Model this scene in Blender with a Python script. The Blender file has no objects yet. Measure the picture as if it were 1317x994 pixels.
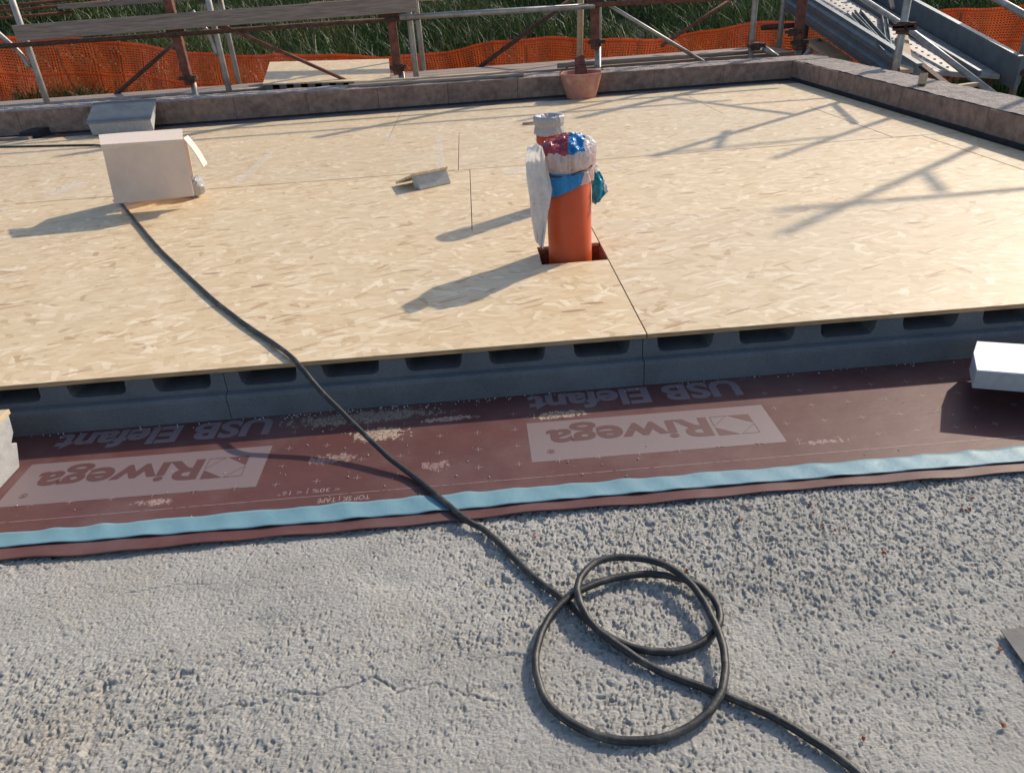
import bpy, bmesh, math, random
import numpy as np
from mathutils import Vector, Matrix
random.seed(7); rng = np.random.default_rng(11)
sc = bpy.context.scene
C = sc.collection
rad = math.radians

# ------------------------------------------------------------------ camera
# world: x along the near deck edge, y away from the viewer, z up, slab top z = 0
F, CX, CY, CZ = 950.0, 658.5, 497.0, 1.19
R = np.array([[0.99641617, -0.08176140, 0.02167682],
              [-0.05848087, -0.48074039, 0.87491066],
              [-0.06111300, -0.87304281, -0.48379897]])
def ray(p): return R @ np.array([p[0] - CX, p[1] - CY, F])
def onZ(p, z): w = ray(p); q = w * ((z - CZ) / w[2]); return np.array([q[0], q[1], z])
def onY(p, y): w = ray(p); q = w * (y / w[1]); return np.array([q[0], y, q[2] + CZ])
def onX(p, x): w = ray(p); q = w * (x / w[0]); return np.array([x, q[1], q[2] + CZ])
cd = bpy.data.cameras.new('camera'); cam = bpy.data.objects.new('camera', cd); C.objects.link(cam)
cd.sensor_fit = 'HORIZONTAL'; cd.sensor_width = 36; cd.lens = F / 1317 * 36
cd.clip_start = .05; cd.clip_end = 2000
M4 = Matrix.Identity(4)
for i in range(3):
    M4[i][0] = R[i][0]; M4[i][1] = -R[i][1]; M4[i][2] = -R[i][2]
M4[2][3] = CZ
cam.matrix_world = M4
sc.camera = cam

# ------------------------------------------------------------------ light
AZ, EL = 38.0, 34.0      # sun: angle from +x towards +y, elevation
SUN = Vector((math.cos(rad(AZ)) * math.cos(rad(EL)), math.sin(rad(AZ)) * math.cos(rad(EL)), math.sin(rad(EL))))
w = bpy.data.worlds.new('World'); sc.world = w; w.use_nodes = True
nt = w.node_tree; bg = nt.nodes['Background']
sky = nt.nodes.new('ShaderNodeTexSky'); sky.sky_type = 'NISHITA'; sky.sun_disc = False
sky.sun_elevation = rad(EL); sky.sun_rotation = rad(90 - AZ); sky.air_density = 1.0; sky.dust_density = 1.5
nt.links.new(sky.outputs[0], bg.inputs[0]); bg.inputs[1].default_value = .15
sd = bpy.data.lights.new('sun', 'SUN'); sd.energy = 4.0; sd.angle = rad(.9); sd.color = (1, .875, .71)
so = bpy.data.objects.new('sun', sd); C.objects.link(so); so.location = (8, 6, 9)
so.rotation_euler = SUN.to_track_quat('Z', 'Y').to_euler()
vs = sc.view_settings; vs.view_transform = 'Standard'; vs.look = 'None'; vs.gamma = 1; vs.exposure = 0.15
sc.render.engine = 'CYCLES'

# ------------------------------------------------------------------ materials
class NT:
    def __init__(s, name):
        s.m = bpy.data.materials.new(name); s.m.use_nodes = True
        s.t = s.m.node_tree; s.b = s.t.nodes['Principled BSDF']; s.out = s.t.nodes['Material Output']
    def n(s, ty, ins=None, **kw):
        nd = s.t.nodes.new('ShaderNode' + ty)
        for k, v in kw.items(): setattr(nd, k, v)
        for k, v in (ins or {}).items(): s.set(nd.inputs[k], v)
        return nd
    def set(s, sock, v):
        if hasattr(v, 'is_output') or isinstance(v, bpy.types.NodeSocket): s.t.links.new(v, sock)
        elif isinstance(v, bpy.types.Node): s.t.links.new(v.outputs[0], sock)
        else: sock.default_value = v
    def p(s, **kw):
        for k, v in kw.items(): s.set(s.b.inputs[k.replace('_', ' ')], v)
    def math(s, op, a, b=0.0, c=None, clamp=False):
        nd = s.n('Math', operation=op, use_clamp=clamp); s.set(nd.inputs[0], a); s.set(nd.inputs[1], b)
        if c is not None: s.set(nd.inputs[2], c)
        return nd.outputs[0]
    def mix(s, fac, a, b, mode='MIX'):
        nd = s.n('Mix', data_type='RGBA', blend_type=mode); s.set(nd.inputs[0], fac); s.set(nd.inputs[6], a); s.set(nd.inputs[7], b)
        return nd.outputs[2]
    def ramp(s, fac, stops, interp='LINEAR'):
        nd = s.n('ValToRGB'); cr = nd.color_ramp; cr.interpolation = interp
        while len(cr.elements) < len(stops): cr.elements.new(.5)
        for e, (p_, c_) in zip(cr.elements, stops):
            e.position = p_; e.color = (*c_, 1) if len(c_) == 3 else c_
        s.set(nd.inputs[0], fac); return nd.outputs[0]
    def noise(s, scale, vec=None, detail=4, rough=.55, out=0):
        nd = s.n('TexNoise'); nd.inputs['Scale'].default_value = scale; nd.inputs['Detail'].default_value = detail
        nd.inputs['Roughness'].default_value = rough
        if vec is not None: s.set(nd.inputs['Vector'], vec)
        return nd.outputs[out]
    def pos(s): return s.n('NewGeometry').outputs['Position']
    def mapping(s, vec, loc=(0, 0, 0), rot=(0, 0, 0), scale=(1, 1, 1)):
        nd = s.n('Mapping'); s.set(nd.inputs[0], vec); nd.inputs[1].default_value = loc
        nd.inputs[2].default_value = rot; nd.inputs[3].default_value = scale; return nd.outputs[0]
    def bump(s, h, dist, strength=1.0, normal=None):
        nd = s.n('Bump'); s.set(nd.inputs['Height'], h); nd.inputs['Distance'].default_value = dist
        nd.inputs['Strength'].default_value = strength
        if normal is not None: s.set(nd.inputs['Normal'], normal)
        return nd.outputs[0]
def c4(c): return (*c, 1)
def simple(name, col, rough=.6, var=.25, scale=20, metal=0.0, bump=0.0, bscale=80, stretch=(1, 1, 1), spec=.5, dirt=None, dirt_amt=.5):
    a = NT(name); v = a.mapping(a.pos(), scale=stretch)
    nz = a.noise(scale, v, 5)
    d = tuple(x * (1 - var) for x in col); l = tuple(min(1, x * (1 + var)) for x in col)
    cc = a.ramp(nz, [(.3, d), (.7, l)])
    if dirt:
        m = a.ramp(a.noise(scale * .37 + 1.3, v, 6, .65), [(.5, (0, 0, 0)), (.66, (1, 1, 1))])
        cc = a.mix(a.math('MULTIPLY', m, dirt_amt), cc, c4(dirt))
    a.p(Base_Color=cc, Roughness=rough, Metallic=metal); a.b.inputs['Specular IOR Level'].default_value = spec
    if bump: a.p(Normal=a.bump(a.noise(bscale, v, 5), bump))
    return a.m

def osb_mat(name, rotz=0.0):
    a = NT(name)
    rnd = a.n('ObjectInfo').outputs['Random']
    off = a.n('CombineXYZ', {0: a.math('MULTIPLY', rnd, 37.0), 1: a.math('MULTIPLY', rnd, 91.0), 2: 0.0})
    p0 = a.n('VectorMath', {0: a.n('TexCoord').outputs['Object'], 1: off.outputs[0]}, operation='ADD').outputs[0]
    if rotz: p0 = a.mapping(p0, rot=(0, 0, rotz))
    wn = a.n('VectorMath', {0: a.noise(9, p0, 2, out=1), 1: (.5, .5, .5)}, operation='SUBTRACT').outputs[0]
    p1 = a.n('VectorMath', {0: wn, 1: (.012, .012, 0), 2: p0}, operation='MULTIPLY_ADD').outputs[0]
    stops = [(0, (.40, .26, .13)), (.04, (.55, .41, .245)), (.3, (.615, .475, .30)), (.6, (.65, .51, .335)), (.86, (.685, .55, .375)), (1, (.81, .70, .53))]
    col = a.ramp(a.noise(30, a.mapping(p1, scale=(.4, 2.2, 1)), 4), [(.3, (.57, .425, .25)), (.7, (.65, .505, .325))])
    hgt = None
    angs = [5, -32, 44, -16, 27, -58, 14, 72, -24]
    for k, an in enumerate(angs):
        ln, wd = [(9, 34), (10, 28), (13, 32), (9, 46), (10, 30), (14, 36), (12, 50), (15, 40), (9, 70)][k]
        mp = a.mapping(p1, loc=(k * 3.71, k * 5.13, 0), rot=(0, 0, rad(an)), scale=(1, 1, 1))
        mp = a.mapping(mp, scale=(ln, wd, 1))
        vo = a.n('TexVoronoi', voronoi_dimensions='2D', feature='F1', distance='CHEBYCHEV' if k % 2 else 'EUCLIDEAN')
        a.set(vo.inputs['Vector'], mp); vo.inputs['Scale'].default_value = 1; vo.inputs['Randomness'].default_value = .9
        sp = a.n('SeparateColor'); a.set(sp.inputs[0], vo.outputs['Color'])
        thr = [.35, .55, .6, .6, .62, .7, .75, .8, .93][k]
        msk = a.math('MULTIPLY', a.math('GREATER_THAN', sp.outputs[0], thr), a.math('LESS_THAN', vo.outputs['Distance'], .52))
        fc = a.ramp(sp.outputs[1], stops)
        if k == 8: fc = a.ramp(sp.outputs[1], [(0, (.34, .20, .10)), (.4, (.50, .34, .19)), (.6, (.76, .65, .49))])
        col = a.mix(a.math('MULTIPLY', msk, .74), col, fc)
        hh = a.math('MULTIPLY', msk, a.math('ADD', sp.outputs[2], .2))
        hgt = hh if hgt is None else a.math('MAXIMUM', hgt, hh)
    grain = a.noise(160, a.mapping(p1, scale=(.15, 1, 1)), 3)
    col = a.mix(.22, col, a.ramp(grain, [(.3, (.72, .70, .66)), (.7, (1.12, 1.12, 1.12))]), 'MULTIPLY')
    # bark specks and dark splinters
    v2 = a.n('TexVoronoi', voronoi_dimensions='2D'); a.set(v2.inputs['Vector'], a.mapping(p1, rot=(0, 0, .3), scale=(4, 17, 1))); v2.inputs['Scale'].default_value = 1
    s2 = a.n('SeparateColor'); a.set(s2.inputs[0], v2.outputs['Color'])
    dk = a.math('MULTIPLY', a.math('GREATER_THAN', s2.outputs[0], .955), a.math('LESS_THAN', v2.outputs['Distance'], .17))
    col = a.mix(a.math('MULTIPLY', dk, .6), col, c4((.20, .10, .045)))
    v3 = a.n('TexVoronoi', voronoi_dimensions='2D'); a.set(v3.inputs['Vector'], a.mapping(p1, rot=(0, 0, -.15), scale=(14, 50, 1))); v3.inputs['Scale'].default_value = 1
    s3 = a.n('SeparateColor'); a.set(s3.inputs[0], v3.outputs['Color'])
    dk3 = a.math('MULTIPLY', a.math('GREATER_THAN', s3.outputs[1], .962), a.math('LESS_THAN', v3.outputs['Distance'], .13))
    col = a.mix(a.math('MULTIPLY', dk3, .5), col, c4((.17, .095, .05)))
    # broad weathering, slightly greenish grey and honey patches
    big = a.noise(1.6, p0, 3)
    col = a.mix(a.math('MULTIPLY', a.ramp(big, [(.45, (0, 0, 0)), (.7, (1, 1, 1))]), .28), col, c4((.60, .52, .36)))
    tint = a.n('CombineColor', {0: a.math('MULTIPLY_ADD', rnd, .08, .96), 1: a.math('MULTIPLY_ADD', rnd, .06, .965), 2: a.math('MULTIPLY_ADD', rnd, .02, .97)})
    col = a.mix(1.0, col, tint.outputs[0], 'MULTIPLY')
    a.p(Base_Color=col, Roughness=.52, Normal=a.bump(a.math('ADD', hgt, a.math('MULTIPLY', grain, .25)), .0010, .5))
    a.b.inputs['Specular IOR Level'].default_value = .45
    return a.m

MAT = {}
MAT['osb'] = osb_mat('osb')
MAT['osb_edge'] = simple('osb_edge', (.42, .27, .14), .8, .45, 60, stretch=(.3, .3, 6), bump=.001)
def screed():
    a = NT('screed'); p = a.pos()
    c1 = a.ramp(a.noise(3.6, a.mapping(p, scale=(.7, 1.5, 1)), 7, .68), [(.3, (.36, .348, .318)), (.5, (.425, .412, .38)), (.72, (.49, .477, .44))])
    c2 = a.ramp(a.noise(140, p, 4), [(.3, (.72, .72, .72)), (.7, (1.1, 1.1, 1.1))])
    col = a.mix(.6, c1, c2, 'MULTIPLY')
    wm = a.ramp(a.noise(1.7, a.mapping(p, loc=(3, 1, 0)), 5, .6), [(.56, (0, 0, 0)), (.7, (1, 1, 1))])
    col = a.mix(a.math('MULTIPLY', wm, .5), col, c4((.43, .37, .30)))
    a.p(Base_Color=col, Roughness=.93, Normal=a.bump(a.noise(260, a.mapping(p, rot=(0, 0, rad(-62)), scale=(.6, 1.2, 1)), 4, .75), .0042, .9)); a.b.inputs['Specular IOR Level'].default_value = .25
    return a.m
MAT['screed'] = screed()
def eps():
    a = NT('grey_foam'); p = a.pos()
    vo = a.n('TexVoronoi'); a.set(vo.inputs['Vector'], p); vo.inputs['Scale'].default_value = 260
    c1 = a.ramp(a.noise(7, p, 5), [(.3, (.12, .132, .143)), (.7, (.165, .178, .19))])
    sp = a.n('SeparateColor'); a.set(sp.inputs[0], vo.outputs['Color'])
    col = a.mix(.35, c1, a.ramp(sp.outputs[0], [(0, (.7, .7, .7)), (1, (1.15, 1.15, 1.15))]), 'MULTIPLY')
    st = a.ramp(a.noise(24, a.mapping(p, scale=(1, 1, .35)), 5, .7), [(.66, (0, 0, 0)), (.72, (1, 1, 1))])
    col = a.mix(a.math('MULTIPLY', st, .35), col, c4((.26, .26, .26)))
    pit = a.math('LESS_THAN', a.noise(75, p, 2), .30)
    col = a.mix(a.math('MULTIPLY', pit, .4), col, c4((.05, .05, .055)))
    a.p(Base_Color=col, Roughness=.75, Normal=a.bump(a.math('ADD', vo.outputs['Distance'], a.math('MULTIPLY', a.noise(40, p, 5, .65), 1.5)), .0022, .8)); a.b.inputs['Specular IOR Level'].default_value = .3
    return a.m
MAT['eps'] = eps()
MAT['eps_light'] = simple('light_foam', (.40, .395, .385), .85, .12, 40, bump=.002, bscale=300)
MAT['eps_bead'] = simple('foam_bead', (.5, .5, .49), .8)
MAT['white_board'] = simple('white_board', (.72, .73, .75), .5, .05, 9, bump=.0008, bscale=200, dirt=(.5, .5, .5), dirt_amt=.25)
def membrane():
    a = NT('membrane'); p = a.pos()
    c1 = a.ramp(a.noise(5, p, 6, .65), [(.25, (.092, .036, .034)), (.75, (.126, .052, .048))])
    col = a.mix(.5, c1, a.ramp(a.noise(420, p, 3), [(.3, (.8, .8, .8)), (.7, (1.15, 1.15, 1.15))]), 'MULTIPLY')
    # dusty veil and pale worn scuffs at traced spots
    dust = a.ramp(a.noise(2.3, a.mapping(p, loc=(.4, 2, 0)), 6, .7), [(.45, (0, 0, 0)), (.8, (1, 1, 1))])
    col = a.mix(a.math('MULTIPLY', dust, .6), col, c4((.20, .135, .128)))
    crum = a.noise(38, a.mapping(p, rot=(0, 0, .5), scale=(1.7, .8, 1)), 7, .72)
    crk = a.n('TexVoronoi', feature='DISTANCE_TO_EDGE'); a.set(crk.inputs['Vector'], a.mapping(p, rot=(0, 0, .4), scale=(1, 1.5, 1))); crk.inputs['Scale'].default_value = 55
    for (x, y, rx, ry, thr, cc) in [(onZ((490, 560), 0)[0], onZ((490, 560), 0)[1], .12, .05, .50, (.56, .46, .35)), (onZ((470, 535), 0)[0], 2.02, .34, .05, .50, (.36, .33, .26)),
                                (onZ((430, 592), 0)[0], onZ((430, 592), 0)[1], .13, .05, .60, (.36, .27, .23)), (onZ((720, 535), 0)[0], onZ((720, 535), 0)[1], .13, .035, .52, (.55, .45, .34)),
                                (onZ((200, 647), 0)[0], onZ((200, 647), 0)[1], .09, .03, .60, (.42, .31, .27)), (onZ((560, 600), 0)[0], onZ((560, 600), 0)[1], .1, .045, .64, (.34, .24, .22)),
                                (onZ((575, 540), 0)[0], 1.97, .12, .02, .5, (.55, .45, .34)), (onZ((1060, 570), 0)[0], onZ((1060, 570), 0)[1], .2, .03, .68, (.34, .25, .23))]:
        d = a.n('VectorMath', {0: p, 1: (x, y, .004)}, operation='SUBTRACT').outputs[0]
        d = a.n('VectorMath', {0: d, 1: (1 / rx, 1 / ry, 0)}, operation='MULTIPLY').outputs[0]
        ln = a.n('VectorMath', {0: d}, operation='LENGTH').outputs['Value']
        fall = a.math('MULTIPLY', a.math('SUBTRACT', 1.0, ln, clamp=True), .45)
        m = a.math('GREATER_THAN', a.math('ADD', crum, fall), thr + .16)
        m = a.math('MULTIPLY', m, a.math('GREATER_THAN', fall, .005))
        m = a.math('MULTIPLY', m, a.math('GREATER_THAN', crk.outputs['Distance'], .05))
        col = a.mix(a.math('MULTIPLY', m, .65), col, c4(cc))
    speck = a.math('GREATER_THAN', a.noise(150, p, 2), .76)
    col = a.mix(a.math('MULTIPLY', speck, .5), col, c4((.42, .36, .33)))
    a.p(Base_Color=col, Roughness=.55, Normal=a.bump(a.noise(260, p, 4), .0006, .5, a.bump(a.noise(7, a.mapping(p, rot=(0, 0, .3), scale=(1, 2, 1)), 3),   .004, .5))); a.b.inputs['Specular IOR Level'].default_value = .3
    return a.m
MAT['membrane'] = membrane()
def print_mat(name, col, wear):
    a = NT(name); p = a.pos()
    m = a.ramp(a.noise(45, p, 6, .7), [(wear, (1, 1, 1)), (wear + .08, (0, 0, 0))])
    cc = a.mix(m, c4((.104, .045, .042)), c4(col))
    cc = a.mix(.35, cc, a.ramp(a.noise(300, p, 3), [(.3, (.8, .8, .8)), (.7, (1.1, 1.1, 1.1))]), 'MULTIPLY')
    a.p(Base_Color=cc, Roughness=.55); return a.m
MAT['print_light'] = print_mat('print_light', (.19, .142, .145), .72)
MAT['print_word'] = print_mat('print_word', (.20, .155, .165), .66)
MAT['print_dark'] = print_mat('print_dark', (.104, .045, .042), .9)
MAT['print_mark'] = print_mat('print_mark', (.30, .22, .205), .54)
def liner():
    a = NT('blue_liner'); p = a.pos()
    col = a.ramp(a.noise(6, p, 4), [(.3, (.125, .25, .305)), (.7, (.16, .295, .35))])
    spk = a.math('GREATER_THAN', a.noise(110, p, 2), .77)
    col = a.mix(a.math('MULTIPLY', spk, .7), col, c4((.06, .09, .11)))
    a.p(Base_Color=col, Roughness=.55, Normal=a.bump(a.noise(35, p, 3), .003, .5)); return a.m
MAT['liner'] = liner()
MAT['cable'] = simple('cable_rubber', (.015, .015, .016), .5, .35, 45, bump=.0008, bscale=220, dirt=(.12, .113, .10), dirt_amt=.55)
MAT['pvc'] = simple('orange_pvc', (.57, .080, .019), .42, .06, 12, dirt=(.62, .13, .04), dirt_amt=.25, spec=.35)
MAT['pvc_in'] = simple('rough_edge', (.5, .25, .13), .8, .3, 60)
def plastic(name, col, tr=.35, rough=.2):
    a = NT(name); p = a.pos()
    rg = a.noise(24, a.n('VectorMath', {0: a.noise(14, p, 2, out=1), 1: (.05, .05, .05), 2: p}, operation='MULTIPLY_ADD').outputs[0], 3, .6)
    rg = a.math('SUBTRACT', 1.0, a.math('ABSOLUTE', a.math('MULTIPLY_ADD', rg, 2.0, -1.0)))
    vf = a.n('TexVoronoi', feature='F1'); a.set(vf.inputs['Vector'], p); vf.inputs['Scale'].default_value = 46
    nb = a.bump(a.math('ADD', rg, a.math('MULTIPLY', vf.outputs['Distance'], .35)), .010, .75)
    a.p(Base_Color=c4(col), Roughness=rough, Normal=nb)
    t = a.n('BsdfTranslucent', {'Color': c4(col), 'Normal': nb}); mx = a.n('MixShader', {0: tr})
    a.t.links.new(a.b.outputs[0], mx.inputs[1]); a.t.links.new(t.outputs[0], mx.inputs[2]); a.t.links.new(mx.outputs[0], a.out.inputs[0])
    return a.m
MAT['bag_white'] = plastic('bag_white', (.88, .87, .86), .6); MAT['bag_blue'] = plastic('bag_blue', (.015, .24, .58), .2)
MAT['bag_red'] = plastic('bag_red', (.36, .055, .07), .2); MAT['bag_teal'] = plastic('bag_teal', (.05, .40, .52), .3)
MAT['film'] = plastic('grey_film', (.42, .41, .41), .1, .3)
MAT['string'] = simple('dark_string', (.05, .035, .03), .8)
MAT['cardboard'] = simple('cardboard', (.70, .565, .475), .85, .08, 8, bump=.0006, bscale=200)
MAT['card_ply'] = simple('cardboard_liner', (.72, .60, .51), .85, .07, 90, stretch=(3, .2, .2), bump=.001)
MAT['parapet'] = simple('parapet_block', (.29, .195, .15), .93, .32, 16, bump=.010, bscale=70, dirt=(.13, .085, .07), dirt_amt=.6)
MAT['mortar'] = simple('mortar', (.33, .285, .26), .95, .35, 18, bump=.018, bscale=60, dirt=(.2, .17, .16), dirt_amt=.5)
MAT['bitumen'] = simple('bitumen', (.022, .022, .024), .8, .4, 20, bump=.003)
MAT['gutter_membrane'] = simple('grey_membrane', (.11, .10, .10), .8, .45, 6, bump=.003, bscale=30)
MAT['rust'] = simple('rusty_steel', (.17, .062, .040), .75, .45, 22, metal=.15, bump=.002, dirt=(.08, .04, .03))
MAT['dark_rust'] = simple('dark_rust_steel', (.085, .045, .033), .8, .4, 25, metal=.15, bump=.002)
MAT['galv'] = simple('galvanised_steel', (.36, .345, .32), .5, .2, 14, metal=.55, dirt=(.22, .17, .13), dirt_amt=.6)
MAT['zinc'] = simple('zinc_sheet', (.17, .20, .22), .5, .18, 9, metal=.6, bump=.002, bscale=14, dirt=(.21, .22, .22), dirt_amt=.5)
MAT['zinc_dull'] = simple('dull_zinc_deck', (.40, .38, .36), .7, .2, 12, metal=.2, dirt=(.25, .21, .18))
MAT['wood_grey'] = simple('weathered_wood', (.27, .215, .18), .85, .3, 22, stretch=(.25, 4, 4), bump=.002, dirt=(.14, .10, .08))
MAT['wood_warm'] = simple('warm_wood', (.50, .36, .23), .8, .25, 18, stretch=(.3, 4, 4), bump=.001)
MAT['terracotta'] = simple('bucket_plastic', (.47, .205, .145), .65, .15, 14, bump=.001, dirt=(.52, .36, .29), dirt_amt=.8)
MAT['brick'] = simple('brick_chip', (.36, .115, .06), .9, .3, 80, bump=.001)
MAT['lead'] = simple('grey_sheet_scrap', (.12, .118, .115), .75, .2, 25, metal=.0, bump=.001, dirt=(.2, .19, .18), dirt_amt=.4)
MAT['pit'] = simple('cut_edge_orange_bounce', (.20, .085, .05), .85, .4, 60)  # reddish brown: orange light reflected onto the cut edges, painted into the colour
def smear():
    a = NT('white_smear'); p = a.pos()
    m = a.ramp(a.noise(60, p, 6, .75), [(.42, (0, 0, 0)), (.6, (1, 1, 1))])
    a.p(Base_Color=c4((.78, .76, .72)), Roughness=.8, Alpha=a.math('MULTIPLY', m, .62)); return a.m
MAT['smear'] = smear()
def net():
    a = NT('orange_net'); p = a.pos()
    col = a.ramp(a.noise(3, p, 4), [(.3, (.56, .075, .015)), (.7, (.76, .13, .025))])
    a.p(Base_Color=col, Roughness=.5)
    t = a.n('BsdfTranslucent', {'Color': col}); mx = a.n('MixShader', {0: .3})
    a.t.links.new(a.b.outputs[0], mx.inputs[1]); a.t.links.new(t.outputs[0], mx.inputs[2]); a.t.links.new(mx.outputs[0], a.out.inputs[0]); return a.m
MAT['net'] = net()
def grass_mat():
    a = NT('grass'); at = a.n('Attribute', attribute_name='tint').outputs['Fac']
    col = a.ramp(at, [(0, (.014, .030, .009)), (.5, (.036, .078, .018)), (.85, (.085, .13, .035)), (1, (.20, .17, .075))])
    a.p(Base_Color=col, Roughness=.55)
    t = a.n('BsdfTranslucent', {'Color': col}); mx = a.n('MixShader', {0: .25})
    a.t.links.new(a.b.outputs[0], mx.inputs[1]); a.t.links.new(t.outputs[0], mx.inputs[2]); a.t.links.new(mx.outputs[0], a.out.inputs[0]); return a.m
MAT['grass'] = grass_mat()
MAT['soil'] = simple('soil', (.045, .050, .025), .95, .5, 3, bump=.02, bscale=12, dirt=(.07, .05, .03))
MAT['concrete'] = simple('slab_side', (.38, .37, .35), .9, .15, 4, bump=.003)

# ------------------------------------------------------------------ mesh helpers
class MB:
    def __init__(s): s.v = []; s.f = []; s.mi = []
    def add(s, vs, fs, mi=0):
        o = len(s.v); s.v += [tuple(map(float, q)) for q in vs]; s.f += [tuple(i + o for i in q) for q in fs]; s.mi += [mi] * len(fs); return s
    def hexa(s, p, mi=0):      # p: 4 bottom, 4 top (same order, counter-clockwise from above)
        return s.add(p, [(3, 2, 1, 0), (4, 5, 6, 7), (0, 1, 5, 4), (1, 2, 6, 5), (2, 3, 7, 6), (3, 0, 4, 7)], mi)
    def box(s, x0, x1, y0, y1, z0, z1, mi=0):
        return s.hexa([(x0, y0, z0), (x1, y0, z0), (x1, y1, z0), (x0, y1, z0), (x0, y0, z1), (x1, y0, z1), (x1, y1, z1), (x0, y1, z1)], mi)
    def beam(s, a, b, wd, ht, up=(0, 0, 1), mi=0):
        a = Vector(a); b = Vector(b); d = (b - a).normalized(); u = Vector(up); sd_ = d.cross(u).normalized(); u = sd_.cross(d)
        sd_ = sd_ * wd / 2; u = u * ht / 2
        return s.hexa([a - sd_ - u, a + sd_ - u, b + sd_ - u, b - sd_ - u, a - sd_ + u, a + sd_ + u, b + sd_ + u, b - sd_ + u], mi)
    def prism(s, pts, fn, a, b, mi=0):   # polygon pts (u,v); fn(u,v,t) -> xyz
        n = len(pts); vs = [fn(u, v, a) for u, v in pts] + [fn(u, v, b) for u, v in pts]
        return s.add(vs, [tuple(range(n))[::-1], tuple(range(n, 2 * n))] + [(i, (i + 1) % n, n + (i + 1) % n, n + i) for i in range(n)], mi)
    def tube(s, pts, r, seg=10, caps=True, mi=0):
        P = [Vector(q) for q in pts]; n = len(P); rr = r if hasattr(r, '__len__') else [r] * n
        T = [(P[min(i + 1, n - 1)] - P[max(i - 1, 0)]).normalized() for i in range(n)]
        ref = Vector((0, 0, 1)) if abs(T[0].z) < .9 else Vector((1, 0, 0))
        N = (ref - T[0] * ref.dot(T[0])).normalized(); vs = []
        for i in range(n):
            N = (N - T[i] * N.dot(T[i])).normalized(); B = T[i].cross(N)
            for k in range(seg):
                a = 2 * math.pi * k / seg; vs.append(P[i] + (N * math.cos(a) + B * math.sin(a)) * rr[i])
        fs = [(i * seg + k, i * seg + (k + 1) % seg, (i + 1) * seg + (k + 1) % seg, (i + 1) * seg + k) for i in range(n - 1) for k in range(seg)]
        if caps: fs += [tuple(range(seg))[::-1], tuple(range((n - 1) * seg, n * seg))]
        return s.add(vs, fs, mi)
    def lathe(s, prof, c, seg=48, mi=0, fn=None):   # prof: [(r,z)], fn(r,z,ang)->(r,z)
        vs = []
        for (r, z) in prof:
            for k in range(seg):
                a = 2 * math.pi * k / seg; r2, z2 = fn(r, z, a) if fn else (r, z)
                vs.append((c[0] + r2 * math.cos(a), c[1] + r2 * math.sin(a), c[2] + z2))
        fs = [(i * seg + k, i * seg + (k + 1) % seg, (i + 1) * seg + (k + 1) % seg, (i + 1) * seg + k) for i in range(len(prof) - 1) for k in range(seg)]
        return s.add(vs, fs, mi)
    def grid(s, fn, nu, nv, mi=0):
        vs = [fn(i / nu, j / nv) for j in range(nv + 1) for i in range(nu + 1)]
        fs = [(j * (nu + 1) + i, j * (nu + 1) + i + 1, (j + 1) * (nu + 1) + i + 1, (j + 1) * (nu + 1) + i) for j in range(nv) for i in range(nu)]
        return s.add(vs, fs, mi)
WO = {}
def obj(name, mb, mat, parent=None, loc=None, smooth=False, bevel=0, solid=0):
    me = bpy.data.meshes.new(name)
    base = np.array(WO[parent.name] if parent else (loc if loc is not None else (0, 0, 0)), float)
    V = np.array(mb.v) - base
    me.from_pydata(V.tolist(), [], mb.f)
    for m in (mat if isinstance(mat, (list, tuple)) else [mat]): me.materials.append(MAT[m])
    if any(mb.mi): me.polygons.foreach_set('material_index', mb.mi)
    if smooth: me.polygons.foreach_set('use_smooth', [True] * len(mb.f))
    me.validate(); me.update()
    bm = bmesh.new(); bm.from_mesh(me); bmesh.ops.recalc_face_normals(bm, faces=bm.faces); bm.to_mesh(me); bm.free()
    o = bpy.data.objects.new(name, me); C.objects.link(o)
    if parent: o.parent = parent
    else: o.location = base
    WO[o.name] = base
    if bevel:
        b = o.modifiers.new('bevel', 'BEVEL'); b.width = bevel; b.segments = 2; b.limit_method = 'ANGLE'; b.angle_limit = rad(40)
    if solid:
        b = o.modifiers.new('thickness', 'SOLIDIFY'); b.thickness = solid; b.offset = 0
    return o
def tag(o, label, cat, group=None):
    o['label'] = label; o['category'] = cat
    if group: o['group'] = group
    return o
def thing(name, label, cat, loc=(0, 0, 0), group=None):
    o = bpy.data.objects.new(name, None); C.objects.link(o); o.location = loc; o.empty_display_size = .1
    WO[o.name] = np.array(loc, float); return tag(o, label, cat, group)
def struct(o): o['kind'] = 'structure'; return o
def stuff(o): o['kind'] = 'stuff'; return o
def spline(pts, n=8):
    P = [np.array(q, float) for q in pts]; P = [2 * P[0] - P[1]] + P + [2 * P[-1] - P[-2]]; out = []
    for i in range(1, len(P) - 2):
        for k in range(n):
            t = k / n
            out.append(.5 * (2 * P[i] + (P[i + 1] - P[i - 1]) * t + (2 * P[i - 1] - 5 * P[i] + 4 * P[i + 1] - P[i + 2]) * t * t + (3 * P[i] - P[i - 1] - 3 * P[i + 1] + P[i + 2]) * t ** 3))
    out.append(P[-2]); return out
def hsh(i, j, k): return np.modf(np.abs(np.sin(i * 127.1 + j * 311.7 + k * 74.7) * 43758.5453))[0]
def vnoise(x, y, k):
    i = np.floor(x); j = np.floor(y); u = x - i; v = y - j; u = u * u * (3 - 2 * u); v = v * v * (3 - 2 * v)
    return (hsh(i, j, k) * (1 - u) + hsh(i + 1, j, k) * u) * (1 - v) + (hsh(i, j + 1, k) * (1 - u) + hsh(i + 1, j + 1, k) * u) * v
def fbm(x, y, k, o=4):
    s = 0; a = .5
    for q in range(o): s = s + a * vnoise(x * 2 ** q, y * 2 ** q, k + q * 3.3); a *= .5
    return s / (1 - .5 ** o)
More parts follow.
